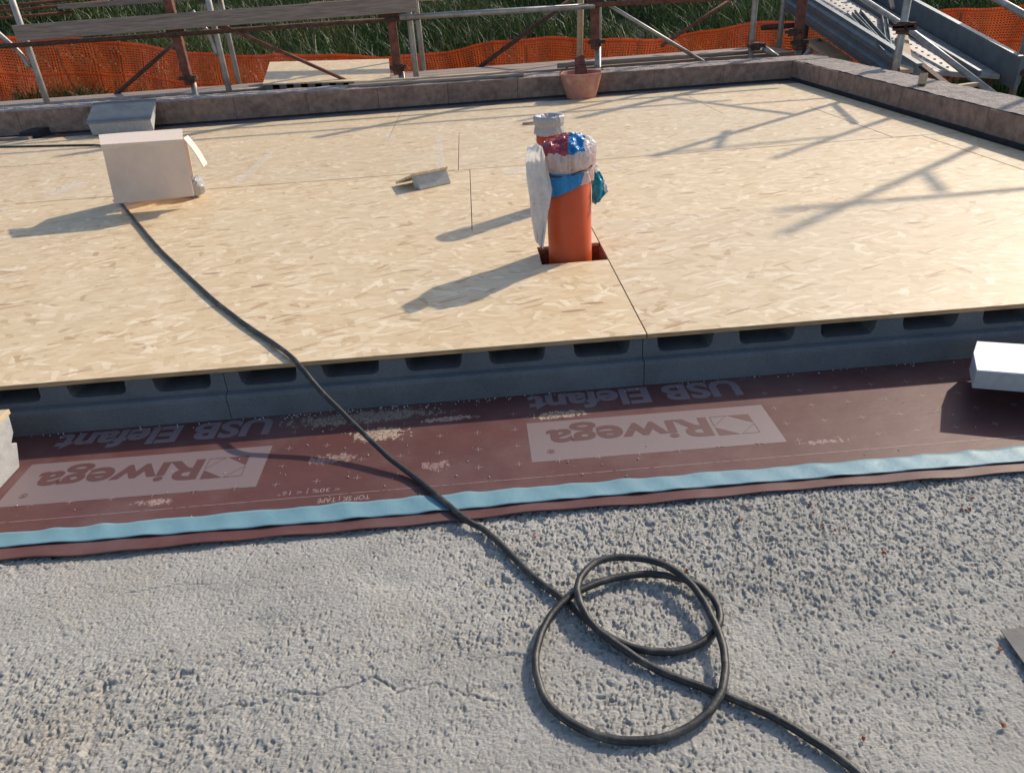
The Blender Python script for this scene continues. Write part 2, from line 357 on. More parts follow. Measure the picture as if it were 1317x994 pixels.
def cell(x, y, k):
    i = np.floor(x); j = np.floor(y); best = np.full(x.shape, 9.); idv = np.zeros(x.shape)
    for di in (-1, 0, 1):
        for dj in (-1, 0, 1):
            a = i + di; b = j + dj; d = (a + hsh(a, b, k) - x) ** 2 + (b + hsh(a, b, k + 5) - y) ** 2
            m = d < best; best = np.where(m, d, best); idv = np.where(m, hsh(a, b, k + 9), idv)
    return np.sqrt(best), idv
def npmesh(name, V, Q, mat, smooth=True):
    me = bpy.data.meshes.new(name); me.vertices.add(len(V)); me.vertices.foreach_set('co', V.astype(np.float32).ravel())
    k = Q.shape[1]; me.loops.add(Q.size); me.loops.foreach_set('vertex_index', Q.astype(np.int32).ravel())
    me.polygons.add(len(Q)); me.polygons.foreach_set('loop_start', np.arange(0, Q.size, k, dtype=np.int32))
    me.materials.append(MAT[mat]); me.update(calc_edges=True)
    if smooth: me.polygons.foreach_set('use_smooth', np.ones(len(Q), bool))
    o = bpy.data.objects.new(name, me); C.objects.link(o); WO[o.name] = np.zeros(3); return o
def gridq(nx, ny):
    i = np.arange(nx - 1); j = np.arange(ny - 1); I, J = np.meshgrid(i, j); b = (J * nx + I).ravel()
    return np.stack([b, b + 1, b + nx + 1, b + nx], 1)

HD = .18                       # deck top
YE = 2.095                     # near deck edge
YF = 7.12                      # far deck edge
XR = 3.0                       # right deck edge

# ------------------------------------------------------------------ terrain, slab
def tz(x, y):
    h = -.7 + .3 * np.clip(y - 10.9, 0, 16) + .18 * np.clip(-x - 1.5, 0, 5) * np.clip((y - 8.5) / 2, 0, 1)
    return h + .25 * (fbm(x * .5 + 40, y * .5 + 40, 3) - .5) * np.clip((y - 9.5) / 3, 0, 1)
xs = np.concatenate([np.linspace(-400, -14, 12), np.linspace(-12, 14, 90), np.linspace(16, 400, 12)])
ys = np.concatenate([np.linspace(-300, 7, 12), np.linspace(7.5, 28, 80), np.linspace(30, 500, 12)])
Xg, Yg = np.meshgrid(xs, ys)
t_ = npmesh('ground', np.stack([Xg, Yg, tz(Xg, Yg)], -1).reshape(-1, 3), gridq(len(xs), len(ys)), 'soil'); struct(t_)

m = MB().box(-6.5, 3.52, -3, 7.9, -.9, -.012)
struct(obj('roof_slab', m, 'concrete'))
def axis(a, b, c, d, f_, c_):   # fine spacing f_ between b and c, coarse c_ outside
    return np.concatenate([np.arange(a, b, c_), np.arange(b, c, f_), np.arange(c, d, c_)])
gx = axis(-3.6, -1.42, 1.5, 3.3, .0020, .02); gy = axis(-.6, .72, 1.60, 2.3, .0020, .02)
GX, GY = np.meshgrid(gx, gy)
turn = .5 + .35 * (fbm(GX * .9 + 5, GY * .9 + 2, 91, 2) - .5)
wx = (fbm(GX * 45, GY * 45, 21, 2) - .5) * .014; wy = (fbm(GX * 45, GY * 45, 31, 2) - .5) * .014
ca, sa = math.cos(rad(62)), math.sin(rad(62))
U = GX * ca + GY * sa + wx; V_ = -GX * sa + GY * ca + wy
def sstep(a, b, x): t = np.clip((x - a) / (b - a), 0, 1); return t * t * (3 - 2 * t)
rough = np.clip((fbm(GX * 2.1 + 9, GY * 3.0 + 4, 1, 5) - .37) * 3.4 + .32 * sstep(.0, .7, GX) * (.5 + fbm(GX * 3 + 1, GY * 3, 88, 3)) + .30 * sstep(1.25, 1.5, GY), .05, 1.0)
d1, i1 = cell(U / .0092, V_ / .0054, 2)
d2, i2 = cell(U / .021, V_ / .016, 6)
d3, i3 = cell((GX + wx * 2) / .05, (GY + wy * 2) / .045, 8)
n1 = fbm(U / .0108, V_ / .0060, 14, 3)
grain_ = n1 + .42 * (.5 - d1)
h = .0040 * sstep(.30 - .10 * (1 - rough) + .08 * rough, .40 - .06 * (1 - rough) + .10 * rough, grain_) * (.55 + .45 * rough)
h += np.clip(.55 - d1, 0, 1) * .0030 * i1 * rough + .0012 * (n1 - .5)
h += np.clip(.60 - d2, 0, 1) * .012 * np.clip(i2 - .6, 0, 1) * 1.8 * rough
h -= np.clip(.45 - d3, 0, 1) * .020 * (i3 > .72) * np.clip(rough * 1.6 - .3, 0, 1) * sstep(.35, .6, fbm(GX * 70, GY * 70, 77, 2))
h += (hsh(np.floor(GX / .0023), np.floor(GY / .0023), 4) - .5) * .0011 + (fbm(GX * 220, GY * 220, 12, 2) - .5) * .0030 + (fbm(GX * 5, GY * 5, 15, 4) - .5) * .009
def crack(pts, wd, dp):
    global h
    Q = [onZ(p, 0)[:2] for p in pts]; D = np.full(GX.shape, 9.)
    jx = (fbm(GX * 45, GY * 45, 51, 3) - .5) * .022
    for a, b in zip(Q[:-1], Q[1:]):
        ab = b - a; t = np.clip(((GX - a[0]) * ab[0] + (GY - a[1]) * ab[1]) / (ab @ ab), 0, 1)
        D = np.minimum(D, np.hypot(GX - a[0] - t * ab[0], GY + jx - a[1] - t * ab[1]))
    h -= np.clip(1 - D / wd, 0, 1) * dp * (.4 + fbm(GX * 30, GY * 30, 61, 2))
crack([(150, 945), (215, 922), (260, 915), (300, 905), (335, 902), (370, 890), (410, 892), (440, 885), (480, 868)], .0030, .008)
crack([(480, 868), (510, 885), (560, 878), (650, 905)], .003, .005)
crack([(300, 740), (320, 712), (335, 690)], .003, .005)
crack([(160, 762), (215, 752), (280, 748)], .0028, .004)
crack([(600, 845), (650, 842), (690, 846)], .0028, .004)
for (px, py, rx) in [(500, 745, .05), (610, 712, .03), (345, 800, .06), (640, 886, .03), (510, 880, .02), (1160, 905, .12)]:
    q = onZ((px, py), 0); h -= np.exp(-(((GX - q[0]) / rx) ** 2 + ((GY - q[1]) / (rx * .6)) ** 2)) * .005 * (.3 + 1.4 * fbm(GX * 25, GY * 25, 71, 3))
h -= .0062
fade = np.clip((1.60 - GY) / .07, 0, 1); h = h * fade - .004 * (1 - fade)
h = np.minimum(h, .0045)
o = npmesh('screed', np.stack([GX, GY, h], -1).reshape(-1, 3), gridq(len(gx), len(gy)), 'screed'); struct(o)
me = o.data
def screed_z(x, y): return 0.0

# ------------------------------------------------------------------ membrane with print
MEM = tag(bpy.data.objects.new('roofing_membrane', None), 'brown-red roofing membrane strip with upside-down lettering laid along the deck foot', 'membrane')
C.objects.link(MEM); WO['roofing_membrane'] = np.zeros(3)
MX0, MX1, MY0, MY1 = -3.4, 2.95, 1.47, 2.35
def mem_z(x, y):
    e = np.clip((1.60 - y) / .13, 0, 1) ** 2
    return .004 + e * (.0025 + .004 * (math.sin(x * 5.1 + 1) * .5 + .5) * (math.sin(x * 13.7) * .5 + .5) + .002 * math.sin(x * 31))
def mem_edge(x): return MY0 + .006 * math.sin(x * 2.1 + .4) + .0025 * math.sin(x * 9 + 1)
m = MB().grid(lambda u, v: ((x := MX0 + (MX1 - MX0) * u), (y := mem_edge(x) + (MY1 - mem_edge(x)) * v ** 1.6), mem_z(x, y)), 320, 26)
obj('sheet', m, 'membrane', MEM, smooth=True, solid=.0022)
ZP = .0055
def lin_strip(u, v):
    x = MX0 + (MX1 - MX0) * u
    lo = 1.512 + .004 * math.sin(x * 3.3) ; hi = 1.577 + .003 * math.sin(x * 2.2 + 2) + .0012 * math.sin(x * 36 + 2.5 * math.sin(x * 5.3))
    y = lo + (hi - lo) * v
    w1 = max(0, math.sin(x * 36 + 2.5 * math.sin(x * 5.3))) ** 1.5; w2 = max(0, math.sin(x * 29 + 2 + 2 * math.sin(x * 4.1))) ** 1.5
    lift = (.0008 + .0026 * w1) * v ** 2 + (.0006 + .0024 * w2) * (1 - v) ** 2 + .0012 * math.sin(x * 60 + v * 2)
    return (x, y, mem_z(x, y) + .0035 + max(0, lift))
obj('release_strip', MB().grid(lin_strip, 600, 8), 'liner', MEM, smooth=True, solid=.0008)['label'] = 'pale blue wavy release strip along the membrane edge'
def flat(pts, z=ZP): return [(x, y, z) for x, y in pts]
def text_mb(txt, x_start, x_end, y_bot, y_top, z, off=.0, shear=0.0):
    """lettering turned by 180 degrees: reads from +x to -x; y_bot is the (far) foot"""
    cu = bpy.data.curves.new('t', 'FONT'); cu.body = txt; cu.size = 1; cu.offset = off; cu.resolution_u = 4; cu.shear = shear
    ob = bpy.data.objects.new('t', cu); C.objects.link(ob)
    me_ = bpy.data.meshes.new_from_object(ob.evaluated_get(bpy.context.evaluated_depsgraph_get()))
    co = np.array([v.co[:] for v in me_.vertices]); fs = [tuple(p.vertices) for p in me_.polygons]
    C.objects.unlink(ob); bpy.data.objects.remove(ob); bpy.data.curves.remove(cu)
    w0, w1 = co[:, 0].min(), co[:, 0].max()
    X_ = x_start + (co[:, 0] - w0) / (w1 - w0) * (x_end - x_start)
    Y_ = y_bot + (co[:, 1]) / .73 * (y_top - y_bot)      # cap height of the built-in face is about .73
    bpy.data.meshes.remove(me_)
    return MB().add(np.stack([X_, Y_, np.full(len(X_), z)], 1), fs)
for dx in (-1.484, 0, 1.484):
    if dx > 0: continue
    x0, x1 = .083 + dx, .801 + dx
    pn = obj('printed_panel', MB().add(flat([(x0, 1.697), (x1, 1.693), (x1, 1.899), (x0, 1.904)]), [(0, 1, 2, 3)]), 'print_light', MEM)
    pn['label'] = 'pale grey printed rectangle bearing a brand word and emblem upside down'
    obj('printed_word', text_mb('Riwega', .616 + dx, .137 + dx, 1.851, 1.752, ZP + .0005, .028), 'print_dark', pn)
    obj('printed_mark', text_mb('®', .152 + dx, .130 + dx, 1.752, 1.732, ZP + .0005), 'print_dark', pn)
    em = MB(); ex0, ex1, ey0, ey1 = .628 + dx, .745 + dx, 1.752, 1.853
    e_ = lambda u, v: (ex0 + (ex1 - ex0) * u, ey1 + (ey0 - ey1) * v, ZP + .0005)
    em.add([e_(.47, 0), e_(1, 0), e_(1, .47)], [(0, 1, 2)]); em.add([e_(0, .57), e_(0, 1), e_(.52, 1)], [(0, 1, 2)])
    def ln(p, q, wd=.0016):
        a = np.array(e_(*p)); b = np.array(e_(*q)); d = (b - a) / np.linalg.norm(b - a); nrm = np.array([-d[1], d[0], 0]) * wd / 2
        em.add([a - nrm, b - nrm, b + nrm, a + nrm], [(0, 1, 2, 3)])
    for p, q in [((0, 0), (.42, 0)), ((0, 0), (0, .5)), ((.42, 0), (0, .5)), ((1, .52), (1, 1)), ((.57, 1), (1, 1)), ((1, .52), (.57, 1))]: ln(p, q)
    obj('printed_emblem', em, 'print_dark', pn)
    obj('printed_title', text_mb('USB Elefant', .772 + dx, .098 + dx, 2.062, 1.966, ZP, .036), 'print_word', MEM)
a = onZ((437, 633), 0); b = onZ((357, 640), 0)
obj('printed_note', text_mb('< 30% | < 16°', a[0], b[0], 1.658, 1.640, ZP), 'print_mark', MEM)
a = onZ((476, 640), 0); b = onZ((408, 649), 0)
obj('printed_note', text_mb('TOP SK | TAPE', a[0], b[0], 1.612, 1.592, ZP, .01), 'print_mark', MEM)
m = MB(); m.add(flat([(MX0, 1.6245), (MX1, 1.6245), (MX1, 1.6265), (MX0, 1.6265)]), [(0, 1, 2, 3)])
obj('printed_line', m, 'print_mark', MEM)
m = MB()
for i in range(-30, 28):
    for y in (1.695, 1.785, 1.875, 1.965):
        x = -.066 + .1125 * i
        if any(.06 + d < x < .82 + d for d in (-1.484, 0)) and y > 1.7: continue
        s_ = .011; t = .0009
        m.add(flat([(x - s_, y - t), (x + s_, y - t), (x + s_, y + t), (x - s_, y + t)]), [(0, 1, 2, 3)])
        m.add(flat([(x - t, y - s_), (x + t, y - s_), (x + t, y + s_), (x - t, y + s_)], ZP + .0003), [(0, 1, 2, 3)])
stuff(obj('printed_crosses', m, 'print_mark', MEM))

# ------------------------------------------------------------------ deck: panels on notched foam blocks
DECK = thing('roof_deck', 'pale strand-board roof deck on grey notched foam insulation blocks', 'deck', (0, YE, 0))
HX0, HX1, HY0, HY1 = .222, .487, 2.805, 3.025
rows = [(2.095, 3.344, [-4.51, -2.01, .489, XR]), (3.347, 4.597, [-5.3, -2.85, -.051, 2.75, XR]), (4.600, 5.848, [-5.3, -2.8, -.122, 2.572, XR]), (5.851, YF, [-5.3, -3.16, -.657, 1.9, XR])]
g = .0018
for r_, (ya, yb, xj) in enumerate(rows):
    for a, b in zip(xj[:-1], xj[1:]):
        dz = random.uniform(-.0012, .0012)
        x0, x1 = a + g, b - g; yb_ = yb - .0004; sk = random.uniform(-.002, .002)
        pts = [(x0, ya + sk), (x1, ya), (x1, yb_), (x0, yb_)]
        if r_ == 0 and a < .3 < b: pts = [(x0, ya), (x1, ya), (x1, HY0), (HX0, HY0), (HX0, HY1), (x1, HY1), (x1, yb_), (x0, yb_)]
        m = MB(); n = len(pts)
        m.prism(pts, lambda u, v, t: (u, v, t), HD - .015, HD + dz)
        m.mi = [0, 0] + [1] * n
        obj('osb_panel', m, ['osb', 'osb_edge'], DECK, bevel=.0012)
# front insulation blocks: comb top with five channels, proud lower half with a sloped ledge
BX = [-3.51, -2.18, -.853, .479, 1.81, XR]
ZT = HD - .0155
for a, b in zip(BX[:-1], BX[1:]):
    x0, x1 = a + .0012, b - .0012; L = x1 - x0
    n = 5 if L > 1.2 else 4; pit = L / n; hw = pit * .345; zn = ZT - .055; yf = YE + .012
    top = []
    for k in range(n):
        c_ = x0 + pit * (k + .5) + random.uniform(-.004, .004); zn = ZT - .055 + random.uniform(-.003, .003)
        top += [(c_ - hw, ZT), (c_ - hw + .004, zn + .018), (c_ - hw + .011, zn + .005), (c_ - hw + .024, zn), (c_ + hw - .024, zn), (c_ + hw - .011, zn + .005), (c_ + hw - .004, zn + .018), (c_ + hw, ZT)]
    zl = .094
    m = MB()
    def addfan(pts, y, flip):   # comb drawn as quads between baseline zl and the notched top
        pass
    P = [(x0, ZT)] + top + [(x1, ZT)]
    vs = []
    for (x, z) in P: vs += [(x, yf, zl), (x, yf, z), (x, yf + .62, z)]
    fs = []
    for i in range(len(P) - 1):
        q = i * 3; fs += [(q, q + 3, q + 4, q + 1), (q + 1, q + 4, q + 5, q + 2)]
    m.add(vs, fs)
    pr = [(yf, zl), (yf - .022, zl - .003), (yf - .028, zl - .008), (yf - .030, zl - .016), (yf - .030, .006), (yf + .62, .006), (yf + .62, zl)]
    n_ = len(pr); lo = [(x0, y, z) for y, z in pr] + [(x1, y, z) for y, z in pr]
    m.add(lo, [tuple(range(n_)), tuple(range(2 * n_ - 1, n_ - 1, -1))] + [(i, i + n_, (i + 1) % n_ + n_, (i + 1) % n_) for i in range(n_ - 1)])
    for x in (x0, x1): m.add([(x, yf, zl), (x, yf + .62, zl), (x, yf + .62, ZT), (x, yf, ZT)], [(0, 1, 2, 3)])
    m.add([(x0, yf + .61, zl), (x1, yf + .61, zl), (x1, yf + .61, ZT), (x0, yf + .61, ZT)], [(0, 1, 2, 3)])
    obj('insulation_block', m, 'eps', DECK)
for (xa, xb, ya, yb) in [(-3.51, HX0 - .021, 2.735, 3.325), (HX0 - .020, HX1 + .02, 2.735, HY0 - .021), (HX0 - .020, HX1 + .02, HY1 + .021, 3.325), (HX1 + .021, XR, 2.735, 3.325)]:
    obj('insulation_block', MB().box(xa, xb, ya, yb, .004, ZT - .0005), 'eps', DECK)
for (ya, yb) in [(3.33, 4.58), (4.6, 5.85), (5.87, YF - .02)]:
    for a, b in zip(BX[:-1], BX[1:]):
        obj('insulation_block', MB().box(a + .002, b - .002, ya, yb, .004, ZT - .0005), 'eps', DECK)
m = MB()                # lining of the square cut-out round the pipe
for (xa, xb, ya, yb) in [(HX0 - .02, HX0 + .006, HY0 - .02, HY1 + .02), (HX1 - .004, HX1 + .02, HY0 - .02, HY1 + .02), (HX0 + .007, HX1 - .005, HY1 - .004, HY1 + .02), (HX0 + .007, HX1 - .005, HY0 - .02, HY0 + .002)]:
    m.box(xa, xb, ya, yb, .010, ZT - .001)
obj('opening_lining', m, 'pit', DECK)
obj('opening_shade_plate', MB().box(HX0 + .0065, HX1 - .0045, HY0 + .003, HY1 - .005, .006, .012), 'bitumen', DECK)  # dark plate added at the bottom, its black stands for the opening's shade
# chalky smears on the boards
def smear_strip(pts, wd):
    Q = [onZ(p, HD + .0022) for p in pts]; m = MB(); vs = []; n = len(Q)
    for i, q in enumerate(Q):
        t = Q[min(i + 1, n - 1)] - Q[max(i - 1, 0)]; t = t / np.linalg.norm(t); nn = np.array([-t[1], t[0], 0]); k = wd * random.uniform(.6, 1.3)
        vs += [q - nn * k, q + nn * k]
    m.add(vs, [(2 * i, 2 * i + 2, 2 * i + 3, 2 * i + 1) for i in range(n - 1)])
    obj('white_smear', m, 'smear', DECK)
for pts, wd in [([(302, 236), (318, 226), (334, 210), (350, 195), (358, 193)], .035), ([(564, 176), (565, 186), (565, 195), (566, 206), (566, 217)], .028), ([(645, 221), (664, 220), (680, 219)], .09), ([(62, 250), (85, 243), (104, 233)], .06), ([(25, 213), (35, 211), (40, 211)], .09),
                ([(495, 177), (508, 176)], .1), ([(788, 214), (798, 213)], .07), ([(0, 270), (14, 268)], .06)]:
    smear_strip(pts, wd)

# ------------------------------------------------------------------ parapets
PT = .345
def ptop(x): return PT + .05 * (3.0 - x) / 7.5
YP = 7.385; PTH = .36
PF = thing('parapet_wall', 'low pinkish block parapet behind the bucket along the far deck edge', 'parapet', (0, YP, 0))
x = 3.03
jx = [3.4]
while x > -6.4:
    jx.append(x); x -= .655 + random.uniform(-.015, .015)
jx.append(x)
for a, b in zip(jx[1:], jx[:-1]):
    a_, b_ = a + .0012, b - .0012; dy = random.uniform(-.003, .003)
    za, zb = ptop(a_), ptop(b_)
    m = MB().hexa([(a_, YP + dy, .0), (b_, YP + dy, .0), (b_, YP + PTH, .0), (a_, YP + PTH, .0), (a_, YP + dy, za), (b_, YP + dy, zb), (b_, YP + PTH, zb), (a_, YP + PTH, za)])
    obj('block', m, 'parapet', PF, bevel=.003)
def rough_cap(x0, x1, y0, y1, zf, nu, nv, amp):
    return MB().grid(lambda u, v: ((X_ := x0 + (x1 - x0) * u), (Y_ := y0 + (y1 - y0) * v), zf(X_, Y_) + amp * (float(fbm(np.array(X_ * 14.), np.array(Y_ * 14.), 5, 4)) - .35) - (.012 if v in (0, 1) else 0)), nu, nv)
obj('mortar_cap', rough_cap(-6.4, 3.385, YP + .012, YP + PTH - .01, lambda X_, Y_: ptop(X_) + .004, 200, 8, .02), 'mortar', PF, smooth=True)
obj('base_strip', MB().box(-6.4, 3.02, YP - .008, YP - .0005, .1, .19), 'bitumen', PF)
XP = 3.035
PR = thing('parapet_wall', 'low pinkish block parapet beside the galvanised metal ramp', 'parapet', (XP, 4, 0))
y = YP - .004; jy = []
while y > .6: jy.append(y); y -= .98 + random.uniform(-.03, .03)
jy.append(y)
for a, b in zip(jy[1:], jy[:-1]):
    dx = random.uniform(-.003, .003)
    obj('block', MB().box(XP + dx, XP + .36, a + .002, b - .002, 0, PT - .006), 'parapet', PR, bevel=.008)
obj('mortar_cap', rough_cap(XP + .012, XP + .35, y, YP - .002, lambda X_, Y_: PT - .002, 10, 260, .012), 'mortar', PR, smooth=True)
obj('base_strip', MB().box(XP - .008, XP - .0005, y, YP - .01, .05, .203), 'bitumen', PR)
o = obj('gutter_strip', MB().box(-6.3, 3.02, YF + .004, YP - .009, .0, .172), 'gutter_membrane'); struct(o)

# ------------------------------------------------------------------ orange pipes wrapped in plastic
PC = np.array([.3525, 2.935])
PIPE = thing('drain_pipe', 'thick orange plastic drain pipe capped with a tied multicoloured plastic bag', 'pipe', (PC[0], PC[1], .0))
m = MB(); RP = .089
m.lathe([(RP, .004), (RP, .60), (RP - .004, .603), (RP - .007, .60), (RP - .007, .45), (0.001, .45)], (PC[0], PC[1], 0), 56)
obj('tube', m, 'pvc', PIPE, smooth=True)
def wob(a, k, s): return float(fbm(np.array(3 * math.cos(a) + 7 + k), np.array(3 * math.sin(a) + 5 + s), 17, 3)) - .5
seg = 168
def fold(a, z, k): return 1 - abs(2 * float(fbm(np.array(4.2 * math.cos(a) + 7 + k + z * 8), np.array(4.2 * math.sin(a) + 5 + z * 5), 19 + k, 3)) - 1) * 2
def bagfn(r, z, a):
    cr = wob(a * 1, z * 9, 0)
    if z > .612:
        q = float(fbm(np.array(r * math.cos(a) * 26 + 9), np.array(r * math.sin(a) * 26 + 3), 23, 3)); q2 = 1 - abs(2 * float(fbm(np.array(r * math.cos(a) * 34 + 2), np.array(r * math.sin(a) * 34 + 8), 27, 2)) - 1)
        return (r * (1 + .08 * cr), z + .045 * (q - .5) + .015 * (q2 - .6))
    cd_ = float(cell(np.array(1.7 * math.cos(a) + z * 20), np.array(1.7 * math.sin(a) - z * 26 + 3), 3)[0])
    pl = .017 * (fold(a, z * .35, 0) - .5) + .007 * (fold(a * 1, z * 3, 5) - .5) + .007 * (cd_ - .4)
    if abs(z - .525) < .006: pl *= .25
    drop = 0
    if z < .515:
        dg = math.degrees(a); dg = dg - 360 if dg > 180 else dg
        drop = (.515 - z) * (1.25 * max(0, min(1, (-70 - dg) / 80)) if -175 < dg < 0 else .1) + .02 * wob(a * 1, 3, 1) * min(1, (.515 - z) / .03)
        pl *= .5
    return (r + pl + .014 * cr * (1 if z > .54 else .3), z - drop)
prof = [(.004, .634), (.02, .634), (.035, .633), (.05, .632), (.065, .630), (.078, .626), (.088, .619), (.094, .612), (.098, .602), (.100, .589), (.100, .577), (.0985, .565), (.096, .553), (.092, .541), (.0895, .531), (.0875, .525), (.0895, .518), (.0905, .510), (.0905, .500), (.090, .490), (.0895, .480), (.0895, .472)]
prof = [(r_ + (.0065 if r_ > .05 else 0), z_) for r_, z_ in prof]
prof = [(p_[0] + (q_[0] - p_[0]) * k / 4, p_[1] + (q_[1] - p_[1]) * k / 4) for p_, q_ in zip(prof[:-1], prof[1:]) for k in range(4)] + prof[-1:]
m = MB(); m.lathe(prof, (PC[0], PC[1], 0), seg, fn=bagfn)
# print patches on the bag chosen per face by direction and height
mi = []
for fi in range(len(m.f)):
    row, col = divmod(fi, seg); r, z = prof[row]; an = (col + .5) * 360 / seg; an = an - 360 if an > 180 else an
    dx, dy = r * math.cos(rad(an)), r * math.sin(rad(an)); k = 0; wz = .006 * math.sin(an * .09 + 1) + .003 * math.sin(an * .31)
    if z > .600 + wz - .3 * max(0, -dx - .05):
        if dx < .004 + .12 * dy + .004 * math.sin(dy * 150): k = 2
        elif dx < .060 + .1 * dy + .004 * math.sin(dy * 120): k = 1
    elif z < .520 and -176 < an < -63 + 200 * (z - .5): k = 1
    mi.append(k)
m.mi = mi
BAG = obj('plastic_bag', m, ['bag_white', 'bag_blue', 'bag_red', 'bag_teal'], PIPE, smooth=True)
BAG['label'] = 'white, blue and red plastic bag tied over the pipe mouth'
m = MB(); m.tube([(PC[0] + (.0985 + .003 * math.sin(5 * t)) * math.cos(t), PC[1] + (.0985 + .003 * math.sin(5 * t)) * math.sin(t), .527 + .010 * math.sin(t + .5) - .008 * math.sin(2 * t)) for t in np.linspace(0, 2 * math.pi, 60)], .0028, 6)
obj('string', m, 'string', PIPE, smooth=True)
def sheet_from_outline(left, right, y0, nu=28, nv=56, amp=.014, k=0, lean=0.0):
    """sheet hanging between two traced edges (top to bottom) at depth y0, with folds"""
    Lp = np.array([onY(p, y0)[[0, 2]] for p in left]); Rp = np.array([onY(p, y0)[[0, 2]] for p in right])
    def samp(P, t):
        s = t * (len(P) - 1); i = min(int(s), len(P) - 2); return P[i] * (1 - s + i) + P[i + 1] * (s - i)
    def fn(u, v):
        a = samp(Lp, v); b = samp(Rp, v); q = a * (1 - u) + b * u
        f_ = amp * (1 - 2 * abs(2 * ((u * 2.3 + .35 * math.sin(v * 5 + k) + k * .3) % 1) - 1)) * .8 + amp * (float(cell(np.array(u * 3.1 + v), np.array(v * 6. + k), 4 + k)[0]) - .4) * 1.6 + amp * .8 * (float(fbm(np.array(u * 4 + k), np.array(v * 7.), 41 + k, 3)) - .5) * 2
        return (q[0], y0 + f_ + lean * (u - .5) - .02 * math.sin(math.pi * u), q[1])
    return MB().grid(fn, nu, nv)
cp = lambda x, y: (640 + x * .2413, 120 + y * .2413)
m = sheet_from_outline([cp(*q) for q in [(205, 268), (160, 300), (154, 380), (158, 470), (172, 560), (180, 650), (192, 730), (205, 800)]],
                       [cp(*q) for q in [(232, 275), (250, 330), (268, 420), (285, 500), (278, 560), (264, 630), (250, 720), (236, 808)]], PC[1] - .075, lean=-.07)
obj('bag_tail', m, 'bag_white', PIPE, smooth=True, solid=.0006)
m = sheet_from_outline([cp(*q) for q in [(492, 395), (496, 440), (500, 480), (502, 530), (504, 585)]],
                       [cp(*q) for q in [(530, 370), (548, 425), (575, 470), (597, 515), (545, 575)]], PC[1] + .02, amp=.012, k=3)
V = np.array(m.v); zz = V[:, 2]; zlo = zz.min()
m.mi = [3 if (V[list(f_)].mean(0)[2] < zlo + .125 and V[list(f_)].mean(0)[0] < PC[0] + .150 - .10 * (V[list(f_)].mean(0)[2] - zlo)) else 0 for f_ in m.f]
obj('bag_tail', m, ['bag_white', 'bag_blue', 'bag_red', 'bag_teal'], PIPE, smooth=True, solid=.0006)
P2 = (.352, 3.655)
PIPE2 = thing('drain_pipe', 'slimmer orange plastic drain pipe with its mouth sealed in grey film', 'pipe', (P2[0], P2[1], HD))
obj('tube', MB().lathe([(.0625, HD - .01), (.0625, .585), (.058, .587), (.058, .5), (.001, .5)], (*P2, 0), 48), 'pvc', PIPE2, smooth=True)
def film(r, z, a): return (r + .0025 * (fold(a, z, 2) - .5) * (r > .06) + .004 * wob(a, z * 20, 3), z + (.022 * (float(fbm(np.array(r * math.cos(a) * 40 + 4), np.array(r * math.sin(a) * 40 + 9), 29, 3)) - .5) if r < .055 else 0) + (.012 * wob(a, 2, 5) if z < .54 else 0))
obj('film_cap', MB().lathe([(.002, .592), (.02, .592), (.038, .594), (.052, .600), (.060, .609), (.066, .611), (.0705, .607), (.0725, .598), (.0725, .583), (.0715, .572), (.067, .567), (.067, .560), (.0695, .552), (.071, .54), (.0715, .528)], (*P2, 0), 110, fn=film), 'film', PIPE2, smooth=True)

# ------------------------------------------------------------------ cable
RC = .0079
def cz(p, z): return onZ(p, z)
cr = lambda x, y: (600 + x * .3361, 660 + y * .3361)
path = [cz(p, HD + RC + .001) for p in [(150, 254), (157, 263), (168, 276), (180, 291), (205, 320), (240, 353), (275, 386), (310, 413), (338, 432)]]
path += [cz((362, 449), HD + RC + .004), cz((378, 462), HD + RC + .002), cz((392, 478), .178), cz((410, 500), .145), cz((440, 530), .10), cz((470, 560), .062), cz((500, 588), .034), cz((530, 611), .0165), cz((560, 636), .0165), cz((600, 668), .017)]
loop = [(60, 58, .014), (130, 120, .010), (250, 235, .009), (350, 315, .009), (420, 372, .009), (500, 440, .010), (560, 480, .010), (640, 515, .012), (740, 530, .012), (830, 521, .013), (905, 492, .015), (948, 455, .018), (969, 400, .022), (958, 345, .022), (920, 300, .020),
        (860, 262, .018), (790, 242, .018), (700, 233, .018), (600, 241, .020), (520, 259, .024), (440, 292, .028), (380, 332, .028), (322, 390, .024), (285, 460, .022), (266, 550, .020), (271, 630, .018), (302, 710, .014), (360, 773, .012), (440, 824, .012), (540, 859, .012),
        (640, 871, .012), (740, 861, .013), (840, 823, .016), (920, 765, .024), (972, 690, .032), (991, 600, .038), (981, 510, .042), (950, 420, .044), (908, 335, .046), (852, 264, .048), (790, 214, .050), (720, 184, .050), (640, 170, .050), (560, 170, .050), (492, 190, .050),
        (446, 230, .050), (426, 280, .049), (432, 335, .047), (462, 395, .036), (512, 452, .029), (590, 512, .024), (680, 570, .014), (790, 622, .010), (900, 664, .009), (1000, 700, .009), (1100, 742, .009), (1190, 785, .009)]
path += [cz(cr(x, y), .0065 + (z - .009) * .62) for x, y, z in loop]
path += [cz(p, .0065) for p in [(1040, 948), (1080, 975), (1115, 1005), (1150, 1045), (1180, 1095)]]
tag(obj('power_cable', MB().tube([q + np.array([.0008 * math.sin(i * .23) + .0003 * math.sin(i * .7), .0007 * math.sin(i * .19 + 2), 0]) for i, q in enumerate(spline(path, 10))], RC, 14), 'cable', loc=path[0], smooth=True), 'thick black rubber cable running off the deck into loops on the screed', 'cable')
path = [onZ(p, HD + .009) for p in [(-60, 190), (0, 189), (50, 188), (100, 187), (126, 187), (140, 190)]]
tag(obj('power_cable', MB().tube(spline(path, 6), .008, 10), 'cable', loc=path[0], smooth=True), 'thin dark cable entering the cardboard box across the board joint', 'cable')

